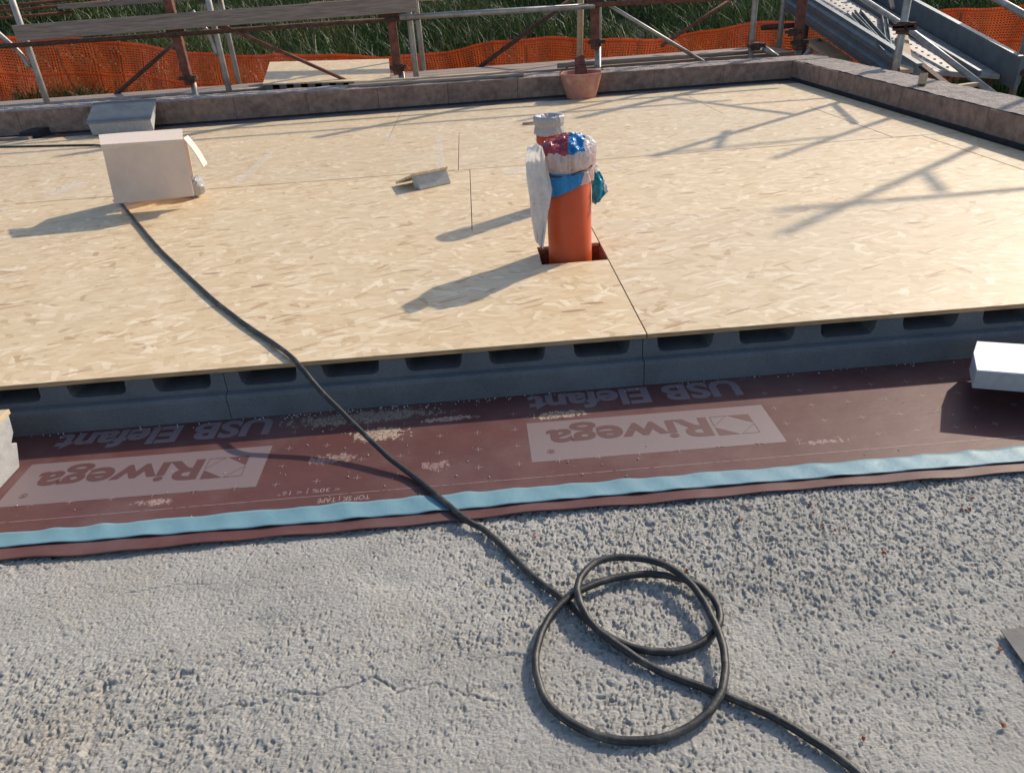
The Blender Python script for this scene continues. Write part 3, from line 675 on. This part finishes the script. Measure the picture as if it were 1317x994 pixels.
# ------------------------------------------------------------------ cardboard box
BL, BR = onY((148, 262), 4.20), onY((250, 252), 4.22)
TL, TR = onY((131, 188), 4.17), onY((236, 181), 4.19)
BOX = thing('cardboard_box', 'upturned brown cardboard box with a loose flap on the strand-board deck', 'box', (float(BL[0]), 4.3, HD))
dep = Vector((-.03, .30, -.03)); T_ = .005
def panel(a, b, c, d, t=T_):    # quad with thickness along its normal
    a, b, c, d = map(Vector, (a, b, c, d)); n = (b - a).cross(d - a).normalized() * t
    return [a, b, c, d, a + n, b + n, c + n, d + n]
bl, br, tl, tr = map(Vector, (BL, BR, TL, TR))
obj('front_panel', MB().hexa(panel(bl, br, tr, tl)), 'cardboard', BOX, bevel=.0015)
obj('back_panel', MB().hexa(panel(bl + dep, (bl + dep).lerp(br + dep, .86), (tl + dep).lerp(tr + dep, .86), tl + dep)), 'cardboard', BOX)
obj('side_panel', MB().hexa(panel(bl, bl + dep, tl + dep, tl)), 'cardboard', BOX)
up = (tl - bl).normalized()
vs = []; nT = 30
m = MB()
for i in range(nT + 1):
    u = i / nT; e = tl.lerp(tr, u); e2 = Vector(onY((127, 174), 4.36)).lerp(Vector(onY((234, 166), 4.37)), u); out = Vector((-.002, -.007, 0)); rag = .012 + .008 * math.sin(u * 9 + 1) + random.uniform(-.003, .003)
    vs += [e + out - up * rag, e + out + up * .007, e2 + Vector((0, 0, .0012 * math.sin(u * 5)))]
m.add(vs, [(3 * i + k, 3 * i + 3 + k, 3 * i + 4 + k, 3 * i + 1 + k) for i in range(nT) for k in (0, 1)])
obj('top_flap', m, 'card_ply', BOX, solid=.004)
f0 = tr + up * .012; f1 = tr + dep * .33 + up * .02
fo = onY((264, 213), 4.24); dv = Vector(fo) - (f0 * .5 + f1 * .5)
m = MB().grid(lambda u, v: tuple((f0.lerp(f1, u)) + dv * v + Vector((.006 * math.sin(math.pi * v), 0, .004 * math.sin(math.pi * v)))), 2, 8)
obj('side_flap', m, 'card_ply', BOX, solid=.004)
ro = np.array([-1.672, 4.44, HD + .060])
m = MB(); m.tube([(ro[0] + .013 * (k - 6), ro[1] - .002 * k, ro[2] + .004 * math.sin(k)) for k in range(13)], [.012, .038] + [.054 + .006 * math.sin(k * 2.1) for k in range(9)] + [.036, .01], 16)
m.v = [(x + .009 * (float(vnoise(np.array(x * 60), np.array(z * 60 + y * 40), 3)) - .5), y + .009 * (float(vnoise(np.array(x * 60 + 9), np.array(z * 60), 5)) - .5), z + .012 * (float(vnoise(np.array(x * 50 + 4), np.array(y * 60), 6)) - .5)) for x, y, z in m.v]
tag(obj('film_bundle', m, 'film', loc=ro - [0, 0, .052], smooth=False), 'crumpled grey film bundle poking out of the cardboard box', 'bundle')

# ------------------------------------------------------------------ small things on the deck
# offcut of board glued to foam, lying tilted
a = onZ((537, 247), HD); b = onZ((580, 239), HD); d = (b - a); Ld = np.linalg.norm(d); d /= Ld; nrm = np.array([-d[1], d[0], 0])
OFF = thing('panel_offcut', 'small tilted offcut of board-faced foam insulation lying on the deck', 'offcut', a)
zt_ = HD + .078
A_, B_ = onZ((533, 226), zt_), onZ((575, 217.5), zt_); lc = onZ((509, 237), HD + .008); vv = lc - A_
A0, B0 = onZ((540, 245), HD), onZ((581, 236), HD); bk = np.array([-.035, .05, 0])
m = MB().hexa([A0, B0, B0 + bk, A0 + bk, A_, B_, B_ + bk * .8, A_ + bk * .8])
obj('foam_core', m, 'eps_light', OFF, bevel=.006)
u3 = np.array([0, 0, .013]); e_x = np.array([.004, -.006, .001])
m = MB().hexa([A_ + e_x, B_ + e_x, B_ + vv, A_ + vv, A_ + e_x + u3, B_ + e_x + u3, B_ + vv + u3, A_ + vv + u3])
obj('board_face', m, ['osb', 'osb_edge'], OFF)
s0 = onZ((672, 159), HD + .01); s1 = onZ((697, 157), HD + .012)
tag(obj('wood_sliver', MB().beam(s0, s1, .03, .012), 'wood_grey', loc=s0, bevel=.002), 'short grey wooden sliver lying behind the slimmer pipe', 'stick')
# pale foam slab leaning from deck to parapet
f0, f1 = onY((113, 160), 7.0), onY((193, 154), 7.0); g0, g1 = onY((125, 143), 7.40), onY((203, 141), 7.40)
f0, f1, g0, g1 = map(Vector, (f0, f1, g0, g1)); g0.z = max(g0.z, .405); g1.z = max(g1.z, .40)
dn = Vector((0, .02, -.1))
m = MB().hexa([f0 + dn, f1 + dn, g1 + dn * .35, g0 + dn * .35, f0, f1, g1, g0])
FB = thing('foam_block', 'pale bluish insulation block leaning on the far parapet behind the box', 'block', (float(f0.x), 7.0, HD))
obj('core', m, 'eps_light', FB, bevel=.006)
m = MB().hexa([f0 + Vector((-.01, -.01, .001)), f1 + Vector((.01, -.01, .001)), g1 + Vector((.01, .0, .001)), g0 + Vector((-.01, 0, .001)), f0 + Vector((-.01, -.01, .012)), f1 + Vector((.01, -.01, .012)), g1 + Vector((.01, 0, .012)), g0 + Vector((-.01, 0, .012))])
obj('facing', m, 'zinc', FB)
q = onZ((45, 177), .173); tag(obj('rubber_scrap', MB().hexa([q + [-.1, -.05, 0], q + [.05, -.05, 0], q + [.1, .1, 0], q + [-.05, .1, 0], q + [-.1, -.05, .06], q + [.05, -.05, .06], q + [.1, .1, .07], q + [-.05, .1, .07]]), 'bitumen', loc=q, bevel=.004), 'black rubber scrap lying in the channel before the parapet', 'scrap')
q = onZ((65, 172), .176); q2 = onZ((85, 175), .176); tag(obj('wood_stick', MB().beam(q, q2, .04, .012), 'rust', loc=q), 'short reddish stick lying in the channel beside the rubber scrap', 'stick')
q = onZ((-20, 181), .19); q2 = onZ((40, 178), .19); tag(obj('wood_batten', MB().beam(q, q2, .05, .03), 'wood_grey', loc=q), 'grey wooden batten lying in the channel by the rubber scrap', 'batten')
# bucket
BK = np.array([1.005, 7.215]); BU = thing('bucket', 'faded terracotta plastic mason bucket standing against the far parapet', 'bucket', (BK[0], BK[1], HD))
m = MB().lathe([(.001, .0), (.125, .0), (.135, .006), (.19, .205), (.198, .205), (.198, .218), (.184, .218), (.182, .2), (.13, .012), (.001, .012)], (BK[0], BK[1], HD - .002), 48)
obj('body', m, 'terracotta', BU, smooth=False, bevel=.002)
hn = [(BK[0] + .195 * math.cos(t), BK[1] - .04 * math.sin(t) - .02, HD + .21 + .075 * math.sin(t)) for t in np.linspace(0, math.pi, 20)]
obj('handle', MB().tube(hn, .004, 6), 'dark_rust', BU, smooth=True)
t0 = np.array([BK[0] + .02, BK[1] + .02, HD + .02])
m = MB().hexa([t0 + [-.07, 0, 0], t0 + [.09, 0, 0], t0 + [.09, .02, 0], t0 + [-.07, .02, 0], t0 + [-.06, .09, .31], t0 + [.02, .09, .33], t0 + [.02, .11, .33], t0 + [-.06, .11, .31]])
TRW = thing('plaster_float', 'brown wedge-shaped float standing inside the terracotta bucket', 'tool', t0)
obj('blade', m, 'rust', TRW, bevel=.002)
# corner of white board jutting in, propped on foam outside the view
c0 = Vector((1.372, 1.790, 0)); cm = Vector((1.440, 1.912, 0)); c1 = Vector((1.500, 1.990, 0)); ln_ = Vector((.80, -.30, 0)); z0 = .070
up_ = lambda v, z: Vector((v.x, v.y, z))
WB = thing('insulation_board', 'white-faced insulation board jutting over the membrane in the sun', 'board', (1.6, 1.8, 0))
out_ = [c0, c0 + ln_, c1 + ln_, c1, cm]; tl__ = [0, 0, -.015, -.015, -.011]
def slab5(za, zb, mat, nm, bev):
    m = MB(); vs = [up_(v, z0 + za + t) for v, t in zip(out_, tl__)] + [up_(v, z0 + zb + t) for v, t in zip(out_, tl__)]
    m.add(vs, [(4, 3, 2, 1, 0), (5, 6, 7, 8, 9)] + [(i, (i + 1) % 5, (i + 1) % 5 + 5, i + 5) for i in range(5)]); obj(nm, m, mat, WB, bevel=bev)
slab5(0, .054, 'eps_light', 'core', .003); slab5(.0545, .060, 'white_board', 'white_facing', .001)
m = MB(); k0 = c0 + ln_ * .55; k1 = c1 + ln_ * .55
m.hexa([up_(k0, .0075), up_(k0 + ln_ * .3, .0075), up_(k1 + ln_ * .3, .0075), up_(k1, .0075), up_(k0, z0 - .001), up_(k0 + ln_ * .3, z0 - .001), up_(k1 + ln_ * .3, z0 - .016), up_(k1, z0 - .016)])
tag(obj('foam_support', m, 'eps', loc=k0), 'grey foam piece propping up the white-faced insulation board', 'block')
# stacked offcut at the left edge
LBX = -1.432
pr = [(1.45, .006), (1.895, .006), (1.928, .072), (1.905, .083), (1.932, .105), (1.945, .158), (1.45, .158)]
LB = thing('panel_offcut', 'cut end of a board-topped foam panel standing on the membrane by the deck', 'offcut', (LBX, 1.7, .006))
obj('foam_core', MB().prism(pr, lambda u, v, t: (t, u, v), LBX, LBX - .5), 'eps_light', LB, bevel=.003)
obj('board_face', MB().box(LBX - .5, LBX + .002, 1.45, 1.952, .1585, .173), 'osb', LB, bevel=.001)
# sheet metal scrap
q0, q1, q2 = onZ((1287, 810), .010), onZ((1317, 852), .010), onZ((1330, 806), .010)
e1 = q1 - q0; e1 /= np.linalg.norm(e1); e2 = np.array([e1[1], -e1[0], 0]) * -1
m = MB().prism([(q0[0], q0[1]), (q0[0] + .19, q0[1] + .012), (q0[0] + .17, q0[1] - .20), (q0[0] + e1[0] * .22, q0[1] + e1[1] * .22)], lambda u, v, t: (u, v, t), .008, .0105)
tag(obj('metal_scrap', m, 'lead', loc=q0), 'dark grey sheet metal scrap lying on the rough screed', 'scrap')
# foam crumbs along the foot of the blocks
m = MB(); ico = bmesh.new(); bmesh.ops.create_icosphere(ico, subdivisions=1, radius=1); iv = [v.co.copy() for v in ico.verts]; ifc = [tuple(v.index for v in f_.verts) for f_ in ico.faces]; ico.free()
for k in range(260):
    x = random.uniform(-1.5, 1.9); x = x if random.random() < .6 else random.gauss(-.45, .25); y = YE - .022 - abs(random.gauss(0, .012)) if random.random() < .75 else random.uniform(1.55, 2.06); s_ = random.uniform(.0009, .0026)
    m.add([(x + v.x * s_, y + v.y * s_, .006 + s_ * .6 + v.z * s_) for v in iv], ifc)
o = stuff(obj('foam_crumbs', m, 'eps_bead')); tag(o, 'tiny pale foam crumbs strewn along the foot of the insulation', 'crumbs')
# brick chips
chips = [(1074, 681), (1072, 687), (1237, 654), (1247, 655), (1251, 640), (1149, 838), (1286, 834), (1291, 932), (1111, 949), (949, 667), (1041, 676), (1058, 678), (1015, 640), (1042, 648), (1046, 659), (707, 670), (688, 690), (883, 733), (1187, 706), (1085, 678), (1195, 643), (951, 668), (805, 850), (1137, 709)]
for i, p in enumerate(chips):
    q = onZ(p, .002); s_ = random.uniform(.0022, .005); bm = bmesh.new(); bmesh.ops.create_cube(bm, size=1.6)
    for v in bm.verts: v.co = Vector((v.co.x * s_ * random.uniform(.5, 1.5), v.co.y * s_ * random.uniform(.5, 1.3), v.co.z * s_ * random.uniform(.4, 1)))
    me = bpy.data.meshes.new('brick_chip'); bm.to_mesh(me); bm.free(); me.materials.append(MAT['brick'])
    o = bpy.data.objects.new('brick_chip', me); C.objects.link(o); o.location = q; o.rotation_euler = (random.random(), random.random(), random.random() * 6)
    tag(o, 'tiny orange-red brick chip scattered on the rough grey screed', 'brick chip', 'brick chips on the screed')

# ------------------------------------------------------------------ scaffold behind the far parapet
YS = 8.1; GZ = -.75
SC = thing('scaffold', 'rusty and galvanised tube scaffold standing behind the far parapet', 'scaffold', (0, YS, GZ))
def tubepart(name, pts, r, mat, parent=SC, seg=10): return obj(name, MB().tube(pts, r, seg), mat, parent, smooth=True)
def clamp(p, parent=SC, s=.05):
    m = MB(); p = np.array(p); m.tube([p + [0, 0, -.035], p + [0, 0, .035]], s, 8); m.beam(p + [-.085, -.02, .01], p + [.085, -.02, .01], .05, .035); m.tube([p + [.07, -.07, 0], p + [.07, .05, 0]], .011, 6)
    return obj('coupler', m, 'dark_rust', parent)
TOP = 2.35
for (x, zr) in [(-2.805, .44), (-.725, .40), (1.275, .50), (3.35, .36)]:
    obj('post', MB().beam((x, YS, zr), (x, YS, TOP), .085, .075, up=(0, 1, 0)), 'rust', SC, bevel=.012)
    tubepart('post_base', [(x + .03, YS + .02, GZ), (x + .03, YS + .02, zr + .02)], .032, 'galv')
    clamp((x + .01, YS, zr + .06)); clamp((x, YS, .93))
    tubepart('post', [(x + .2, YS + 1.0, GZ), (x + .2, YS + 1.0, TOP)], .03, 'galv')
for (x) in (-4.27, -2.45, -.55, 2.895):
    tubepart('frame_tube', [(x, YS + .06, GZ), (x, YS + .06, TOP)], .03, 'galv')
for p0, p1, p2 in [((0, 45), (25, 68), (38, 88)), ((258, 30), (270, 47), (279, 72))]:
    a, b, c_ = onY(p0, YS + .05), onY(p1, YS + .05), onY(p2, YS + .05)
    tubepart('frame_bend', spline([a + (a - b) * .9, a, b, c_], 5), .024, 'galv')
tubepart('frame_tube', [onY((748, -60), YS + .2), onY((745, 95), YS + .2)], .032, 'wood_warm')
# ledgers and rails
tubepart('ledger', [(-6, YS - .05, .912), (-.45, YS - .05, .9)], .022, 'dark_rust')
tubepart('rail', [onY((514, 23), YS - .06), onY((765, 8), YS - .06)], .026, 'galv')
tubepart('rail', [(1.2, YS - .06, .905), (3.5, YS - .06, .86)], .022, 'rust')
tubepart('ledger', [(-6, YS + .15, .345), (-1.9, YS + .15, .345)], .024, 'galv')
tubepart('ledger', [(.9, YS + .12, .36), (3.1, YS + .12, .36)], .024, 'wood_grey')
for a, b in [((0, 10), (120, -3)), ((0, 17), (140, 2)), ((0, 24), (95, 16))]:
    tubepart('ledger', [onY((a[0] - 100, a[1] + 8), YS + .9), onY(b, YS + .9)], .014, 'rust')
for z in (1.45, 1.95): tubepart('rail', [(-6, YS - .05, z), (4.2, YS - .05, z)], .024, 'galv')
# braces
for a, b, r, mt, dy in [((225, 55), (138, 132), .022, 'dark_rust', .9), ((270, 26), (455, 108), .018, 'rust', -.05), ((745, -8), (600, 99), .024, 'dark_rust', .95), ((760, -7), (905, 80), .018, 'galv', .0), ((940, 0), (850, 60), .02, 'rust', .9), ((982, 62), (1003, 77), .03, 'galv', .0), ((1055, 52), (1030, 78), .03, 'galv', .5)]:
    tubepart('brace', [onY(a, YS + dy), onY(b, YS + dy)], r, mt)
clamp(onY((972, 60), YS)); clamp(onY((1020, 42), YS))
# walkway boards of the scaffold
for k in range(3):
    y0 = YS + .18 + k * .27
    obj('walkway_board', MB().box(-6, 3.4, y0, y0 + .25, .29, .325), 'wood_grey', SC, bevel=.003)
# guard planks (own things)
a, b = onY((22, 43), YS - .11), onY((536, 5), YS - .11)
o = obj('guard_plank', MB().beam(a + [-.02, 0, 0], b, .03, .135), 'wood_grey', loc=a, bevel=.004); tag(o, 'weathered grey guard plank tied along the scaffold above the orange netting', 'plank')
o = obj('guard_plank', MB().beam(onY((80, 9), YS + .85), onY((480, -18), YS + .85), .22, .045), 'wood_grey', loc=onY((80, 9), YS + .85), bevel=.004); tag(o, 'pale weathered plank laid flat on the outer scaffold tubes', 'plank')
o = obj('guard_plank', MB().beam(onY((400, 6), YS + .85), onY((700, -9), YS + .85), .2, .04), 'wood_warm', loc=onY((400, 6), YS + .85), bevel=.004); tag(o, 'reddish plank laid on the outer scaffold next to the pale plank', 'plank')
o = obj('parapet_plank', MB().beam((-1.1, 7.60, .396), (.42, 7.66, .386), .12, .03, (0, 0, 1)), 'wood_warm', loc=(-1.1, 7.6, .39), bevel=.003); tag(o, 'brown plank lying on top of the far parapet, upper of two', 'plank')
o = obj('parapet_plank', MB().beam((-1.15, 7.50, .392), (.5, 7.49, .382), .10, .022), 'wood_grey', loc=(-1.15, 7.5, .39), bevel=.003); tag(o, 'grey plank lying on the far parapet in front of the brown one', 'plank')
# board-faced panel resting behind the parapet
n0, n1 = onY((338, 108), 7.95), onY((502, 103), 7.95); r0, r1 = onY((347, 80), 9.05), onY((500, 76), 9.05)
IP = thing('stacked_insulation', 'pale board-faced insulation sheet resting on the scaffold behind the parapet', 'insulation', n0)
dn = np.array([0, 0, -.012]); m = MB().hexa([n0 + dn, n1 + dn, r1 + dn, r0 + dn, n0, n1, r1, r0]); obj('board_face', m, ['osb', 'osb_edge'], IP)
for k in range(9):
    a = n0 + (n1 - n0) * ((k + .12) / 9); b = n0 + (n1 - n0) * ((k + .62) / 9); c_ = r0 + (r1 - r0) * ((k + .62) / 9); d_ = r0 + (r1 - r0) * ((k + .12) / 9)
    q = np.array([0, 0, -.0125]); q2 = np.array([0, .01, -.06]); obj('foam_rib', MB().hexa([a + q2, b + q2, c_ + q2, d_ + q2, a + q, b + q, c_ + q, d_ + q]), 'eps', IP)
q = np.array([0, 0, -.0605]); q2 = np.array([0, .02, -.085]); obj('foam_base', MB().hexa([n0 + q2, n1 + q2, r1 + q2, r0 + q2, n0 + q, n1 + q, r1 + q, r0 + q]), 'eps', IP)

# ------------------------------------------------------------------ scaffold and ramp beside the right parapet
XS = 3.8
SR = thing('scaffold', 'galvanised tube scaffold standing outside the right parapet by the ramp', 'scaffold', (XS, 5.5, GZ))
S3 = np.array(SUN); S3 = S3 / S3[0]
def shp(p, xs=XS): q = onZ(p, HD); return q + S3 * (xs - q[0])     # the point of the plane x = xs whose shadow falls at pixel p
def tp(name, pts, r, mat): return tubepart(name, pts, r, mat, SR)
pole = [onX((1171, -20), 3.56), onX((1146, 95), 3.56)]
y = float(pole[0][1]); tp('post', [(3.56, y, GZ), (3.56, y, 1.6)], .03, 'galv'); clamp((3.56, y, .62), SR); clamp((3.56, y, .64), SR)
# posts and braces whose shadows cross the boards
XO = 4.72
for a, zt in [((1130, 245), 3.15), ((1070, 178), 2.75)]:
    q = shp(a, XO); tp('post', [(XO, q[1], GZ), (XO, q[1], zt)], .028, 'galv')
q = shp((965, 160), 3.56); tp('post', [(3.56, y, 1.5), (3.56, y, 2.3)], .03, 'galv')
def seg_(a, b, r=.026, xs=XS, ext=.1):
    A, B = shp(a, xs), shp(b, xs); d = B - A; tp('brace', [A - d * ext, B + d * ext], r, 'galv')
seg_((1030, 268), (1317, 243), .023, XO); seg_((860, 197), (1050, 178), .018, XO); seg_((1190, 222), (1212, 247), .028, XO, .0); seg_((935, 168), (921, 192), .026, 3.56, .0)
seg_((1070, 133), (1100, 160), .022, 3.56, 0.0); seg_((870, 127), (1002, 145), .022, 3.56); seg_((945, 135), (1055, 127), .018, 3.56)
# diagonal hand tubes over the ramp
tp('handrail', [onX((1075, -24), 4.15), onX((1165, 35), 4.15), onX((1282, 125), 4.15)], .026, 'galv')
tp('handrail', [onX((1265, -10), 4.9), onX((1340, 32), 4.9)], .03, 'galv')
tp('post', [(4.75, 9.4, GZ), (4.75, 9.4, 1.2)], .03, 'galv')
clamp((XO, float(shp((1070, 178), XO)[1]), .2), SR); tp('ledger', [(3.3, 6.30, -.02), (4.9, 6.30, -.02)], .03, 'dark_rust')
tp('ledger', [(3.4, 9.3, .5), (4.9, 9.3, .5)], .03, 'dark_rust')
# ramp trough
RA = thing('metal_ramp', 'sloping galvanised metal trough ramp behind the right parapet holding timber and profiles', 'ramp', (4.1, 6.4, 0))
ya, yb = 6.42, 9.5
sl = .195
def rz(y): return .36 + sl * (y - 6.42)
XL, XRR = 3.70, 4.62
def wall(x, y0, y1, sgn, ztop, hgt):
    prof = [(0, 0), (.02, .0), (.02, .03), (.045, .05), (.045, .10), (.02, .12), (.02, .15), (.045, .17), (.045, .215), (.02, .235), (.02, hgt), (-.03, hgt), (-.03, hgt - .02), (0, hgt - .02)]
    m = MB(); n = len(prof)
    vs = [(x + sgn * u, y0, ztop(y0) - hgt + v) for u, v in prof] + [(x + sgn * u, y1, ztop(y1) - hgt + v) for u, v in prof]
    m.add(vs, [tuple(range(n)), tuple(range(2 * n - 1, n - 1, -1))] + [(i, (i + 1) % n, n + (i + 1) % n, n + i) for i in range(n)]); return m
zl_ = lambda y: .36 + sl * (y - 6.42)
zr_ = lambda y: .35 + .213 * (y - 6.5)
obj('side_wall', wall(XL, 6.42, 9.5, -1, zl_, .27), 'zinc', RA); obj('side_wall', wall(XRR, 6.5, 9.5, 1, zr_, .27), 'zinc', RA)
zf = lambda x, y: (zl_(y) - .09) * (1 - (x - XL) / (XRR - XL)) + (zr_(y) - .21) * (x - XL) / (XRR - XL)
W = 3
for k in range(W):
    x0 = XL + .004 + (XRR - XL - .008) * k / W; x1 = XL + .004 + (XRR - XL - .008) * (k + 1) / W - .006; y0 = 6.6 + .05 * k
    m = MB().hexa([(x0, y0, zf(x0, y0) - .04), (x1, y0, zf(x1, y0) - .04), (x1, 9.5, zf(x1, 9.5) - .04), (x0, 9.5, zf(x0, 9.5) - .04), (x0, y0, zf(x0, y0)), (x1, y0, zf(x1, y0)), (x1, 9.5, zf(x1, 9.5)), (x0, 9.5, zf(x0, 9.5))])
    dk = obj('deck_plate', m, 'zinc_dull', RA)
    hm = MB()
    for i in range(26):
        for j in range(3):
            x = x0 + (x1 - x0) * (j + .5) / 3; y = y0 + .06 + i * .11 + .05 * (j % 2); z = zf(x, y) + .002
            hm.lathe([(.016, 0), (.012, .006), (.009, .001), (.0005, .0012)], (x, y, z), 8)
    obj('anti_slip_studs', hm, 'zinc_dull', dk)
yb_ = 9.25
obj('end_plate', MB().hexa([(XL + .01, yb_, zf(XL, yb_)), (XRR - .01, yb_, zf(XRR, yb_)), (XRR - .01, yb_ + .02, zf(XRR, yb_)), (XL + .01, yb_ + .02, zf(XL, yb_)), (XL + .01, yb_ + .1, zf(XL, yb_) + .2), (XRR - .01, yb_ + .1, zf(XRR, yb_) + .2), (XRR - .01, yb_ + .12, zf(XRR, yb_) + .2), (XL + .01, yb_ + .12, zf(XL, yb_) + .2)]), 'zinc', RA)
obj('rib', MB().beam((4.32, 6.55, zf(4.32, 6.55) + .03), (4.34, 9.2, zf(4.34, 9.2) + .03), .03, .05), 'zinc', RA)
for x in (XL + .06, XRR - .06): obj('ramp_leg', MB().tube([(x, 8.9, GZ + .1), (x, 8.9, zf(x, 8.9) - .045)], .03, 8), 'dark_rust', RA); obj('ramp_leg', MB().tube([(x, 6.75, GZ), (x, 6.75, zf(x, 6.75) - .045)], .03, 8), 'dark_rust', RA)
def onramp(p, dz):   # pixel to ramp floor
    w_ = ray(p)
    lo, hi = 1, 14
    for _ in range(60):
        md = (lo + hi) / 2; q = w_ * (md / w_[1]); lo, hi = (md, hi) if q[2] + CZ > zf(q[0], md) + dz else (lo, md)
    q = w_ * (lo / w_[1]); return np.array([q[0], lo, q[2] + CZ])
for a, b, mt, wd, nm, lb in [((1092, 22), (1140, 72), 'zinc', .05, 'steel_profile', 'shiny steel channel profile lying in the metal ramp, outermost of its bundle'), ((1102, 19), (1147, 70), 'zinc', .05, 'steel_profile', 'shiny steel channel profile lying in the metal ramp, middle of its bundle'),
                         ((1136, 20), (1143, 70), 'zinc', .04, 'steel_profile', 'steel channel profile lying across the bundle in the metal ramp'), ((1160, 48), (1166, 92), 'wood_warm', .10, 'timber_board', 'pale timber board lying in the metal ramp beside the profiles'),
                         ((1110, 30), (1135, 48), 'dark_rust', .04, 'timber_strip', 'dark timber strip lying between the profiles in the ramp'), ((1170, 72), (1220, 112), 'dark_rust', .05, 'timber_strip', 'dark timber strip lying at the foot of the ramp'), ((1230, 112), (1260, 108), 'wood_warm', .05, 'timber_board', 'short pale timber board lying across the foot of the ramp')]:
    A, B = onramp(a, .02), onramp(b, .02); m = MB()
    if 'profile' in nm:
        d_ = Vector(B - A).normalized(); sd_ = d_.cross(Vector((0, 0, 1))).normalized() * wd / 2
        m.beam(A, B, wd, .006); m.beam(Vector(A) + sd_ + Vector((0, 0, .022)), Vector(B) + sd_ + Vector((0, 0, .022)), .006, .05); m.beam(Vector(A) - sd_ + Vector((0, 0, .022)), Vector(B) - sd_ + Vector((0, 0, .022)), .006, .05)
    else: m.beam(A, B, wd, .028)
    tag(obj(nm, m, mt, loc=B), lb, nm.split('_')[1])
a = np.array([3.21, 5.83, PT + .012]); q = onX((1200, 122), 3.33)
tag(obj('wood_block', MB().beam(onZ((1186, 108), PT + .012) + [.0, 0, -.01], onZ((1188, 96), PT + .07), .05, .09), 'wood_warm', loc=onZ((1186, 108), PT + .01), bevel=.003), 'small pale wooden block standing on the right parapet', 'block')
o = obj('scaffold_board', MB().beam(onY((1045, 52), 8.7), onY((1085, 80), 8.0), .2, .035), 'wood_warm', loc=onY((1045, 52), 8.7), bevel=.003); tag(o, 'brown timber board end sticking out below the metal ramp', 'plank')

# ------------------------------------------------------------------ orange safety netting
FN = thing('safety_fence', 'orange plastic safety netting fence on stakes below the grassy slope', 'fence', (0, 10.5, -.7))
def ftop(x): return float(np.interp(x, [-9, -5.8, -4.86, -3.9, -3.28, -2.6, -1, 1, 2.6, 4.1, 7.3, 12], [1.2, .93, .85, .70, .58, .475, .44, .44, .416, .464, .445, .45])) + .02 * math.sin(x * 2.3) + .012 * math.sin(x * 7.1)
def fy(x, t): return 10.5 + .03 * math.sin(x * 19 + 2 * math.sin(x * 3)) * (.4 + t) + .12 * math.sin(x * 1.3) + .05 * math.sin(x * 4.1 + t * 3) + .10 * t * math.sin(x * .9 + 1)
HN = 1.12
def fp(x, t): # t 0 top .. 1 bottom
    return (x + .03 * math.sin(t * 6 + x), fy(x, t), ftop(x) - HN * t + .025 * math.sin(x * 1.9 + t * 5))
m = MB()
x = -8.5; nt_ = 12
while x < 10:
    vs = []
    for j in range(nt_ + 1):
        t = j / nt_; a = fp(x, t); b = fp(x + .013, t); vs += [a, b]
    m.add(vs, [(2 * j, 2 * j + 1, 2 * j + 3, 2 * j + 2) for j in range(nt_)]); x += .034
nr = 38; step = .14
for j in range(nr + 1):
    wd = .0135 / HN if j not in (0, 13, 26) else (.05 / HN); t = j / nr * .99; xsx = np.arange(-8.5, 10, step); vs = []
    for x in xsx: a = fp(x, t); b = fp(x, t + wd); vs += [(a[0], a[1] - .002, a[2]), (b[0], b[1] - .002, b[2])]
    m.add(vs, [(2 * i, 2 * i + 2, 2 * i + 3, 2 * i + 1) for i in range(len(xsx) - 1)])
stuff(obj('netting', m, 'net', FN))
for x in np.arange(-8, 10, 1.45):
    x = float(x) + .2; zt = ftop(x) + .06; obj('stake', MB().tube([(x + .02, fy(x, .5) + .14, float(tz(np.array(x), np.array(10.6))) - .3), (x, fy(x, .2) + .14, zt)], .011, 6), 'dark_rust', FN)

# ------------------------------------------------------------------ grass
N = 150000
gx_ = rng.uniform(-9.5, 11, N); gy_ = 10.2 + 8.5 * rng.random(N) ** 1.5
den = fbm(gx_ * .8 + 3, gy_ * .8 + 8, 33, 3); keep = den > .30; gx_, gy_, den = gx_[keep], gy_[keep], den[keep]; N = len(gx_)
hh = (.16 + .34 * rng.random(N) ** 2) * (.5 + den * 1.0); an = rng.uniform(0, 2 * math.pi, N); ln2 = hh * (.25 + .6 * rng.random(N)); wd = .005 + .008 * rng.random(N)
la = rng.uniform(0, 2 * math.pi, N); gz_ = tz(gx_, gy_) - .02
B = np.stack([gx_, gy_, gz_], 1); S = np.stack([np.cos(an), np.sin(an), np.zeros(N)], 1) * wd[:, None]; D = np.stack([np.cos(la), np.sin(la), np.zeros(N)], 1)
mid = B + D * (ln2 * .35)[:, None] + np.stack([np.zeros(N), np.zeros(N), hh * .65], 1); tip = B + D * ln2[:, None] + np.stack([np.zeros(N), np.zeros(N), hh * .95], 1)
V = np.stack([B - S, B + S, mid + S * .7, mid - S * .7, tip + S * .12, tip - S * .12], 1).reshape(-1, 3)
b6 = np.arange(N)[:, None] * 6; Q = np.concatenate([b6 + np.array([0, 1, 2, 3]), b6 + np.array([3, 2, 4, 5])], 1).reshape(-1, 4)
o = npmesh('grass', V, Q, 'grass', smooth=False); stuff(o)
tint = np.clip(rng.normal(.50, .27, N) + (den - .5) * .5 + np.where(gx_ < -2, .12, 0), 0, 1)
at = o.data.attributes.new('tint', 'FLOAT', 'POINT'); at.data.foreach_set('value', np.repeat(tint, 6).astype(np.float32))
tag(o, 'dark green tall grass covering the slope behind the orange netting', 'grass')
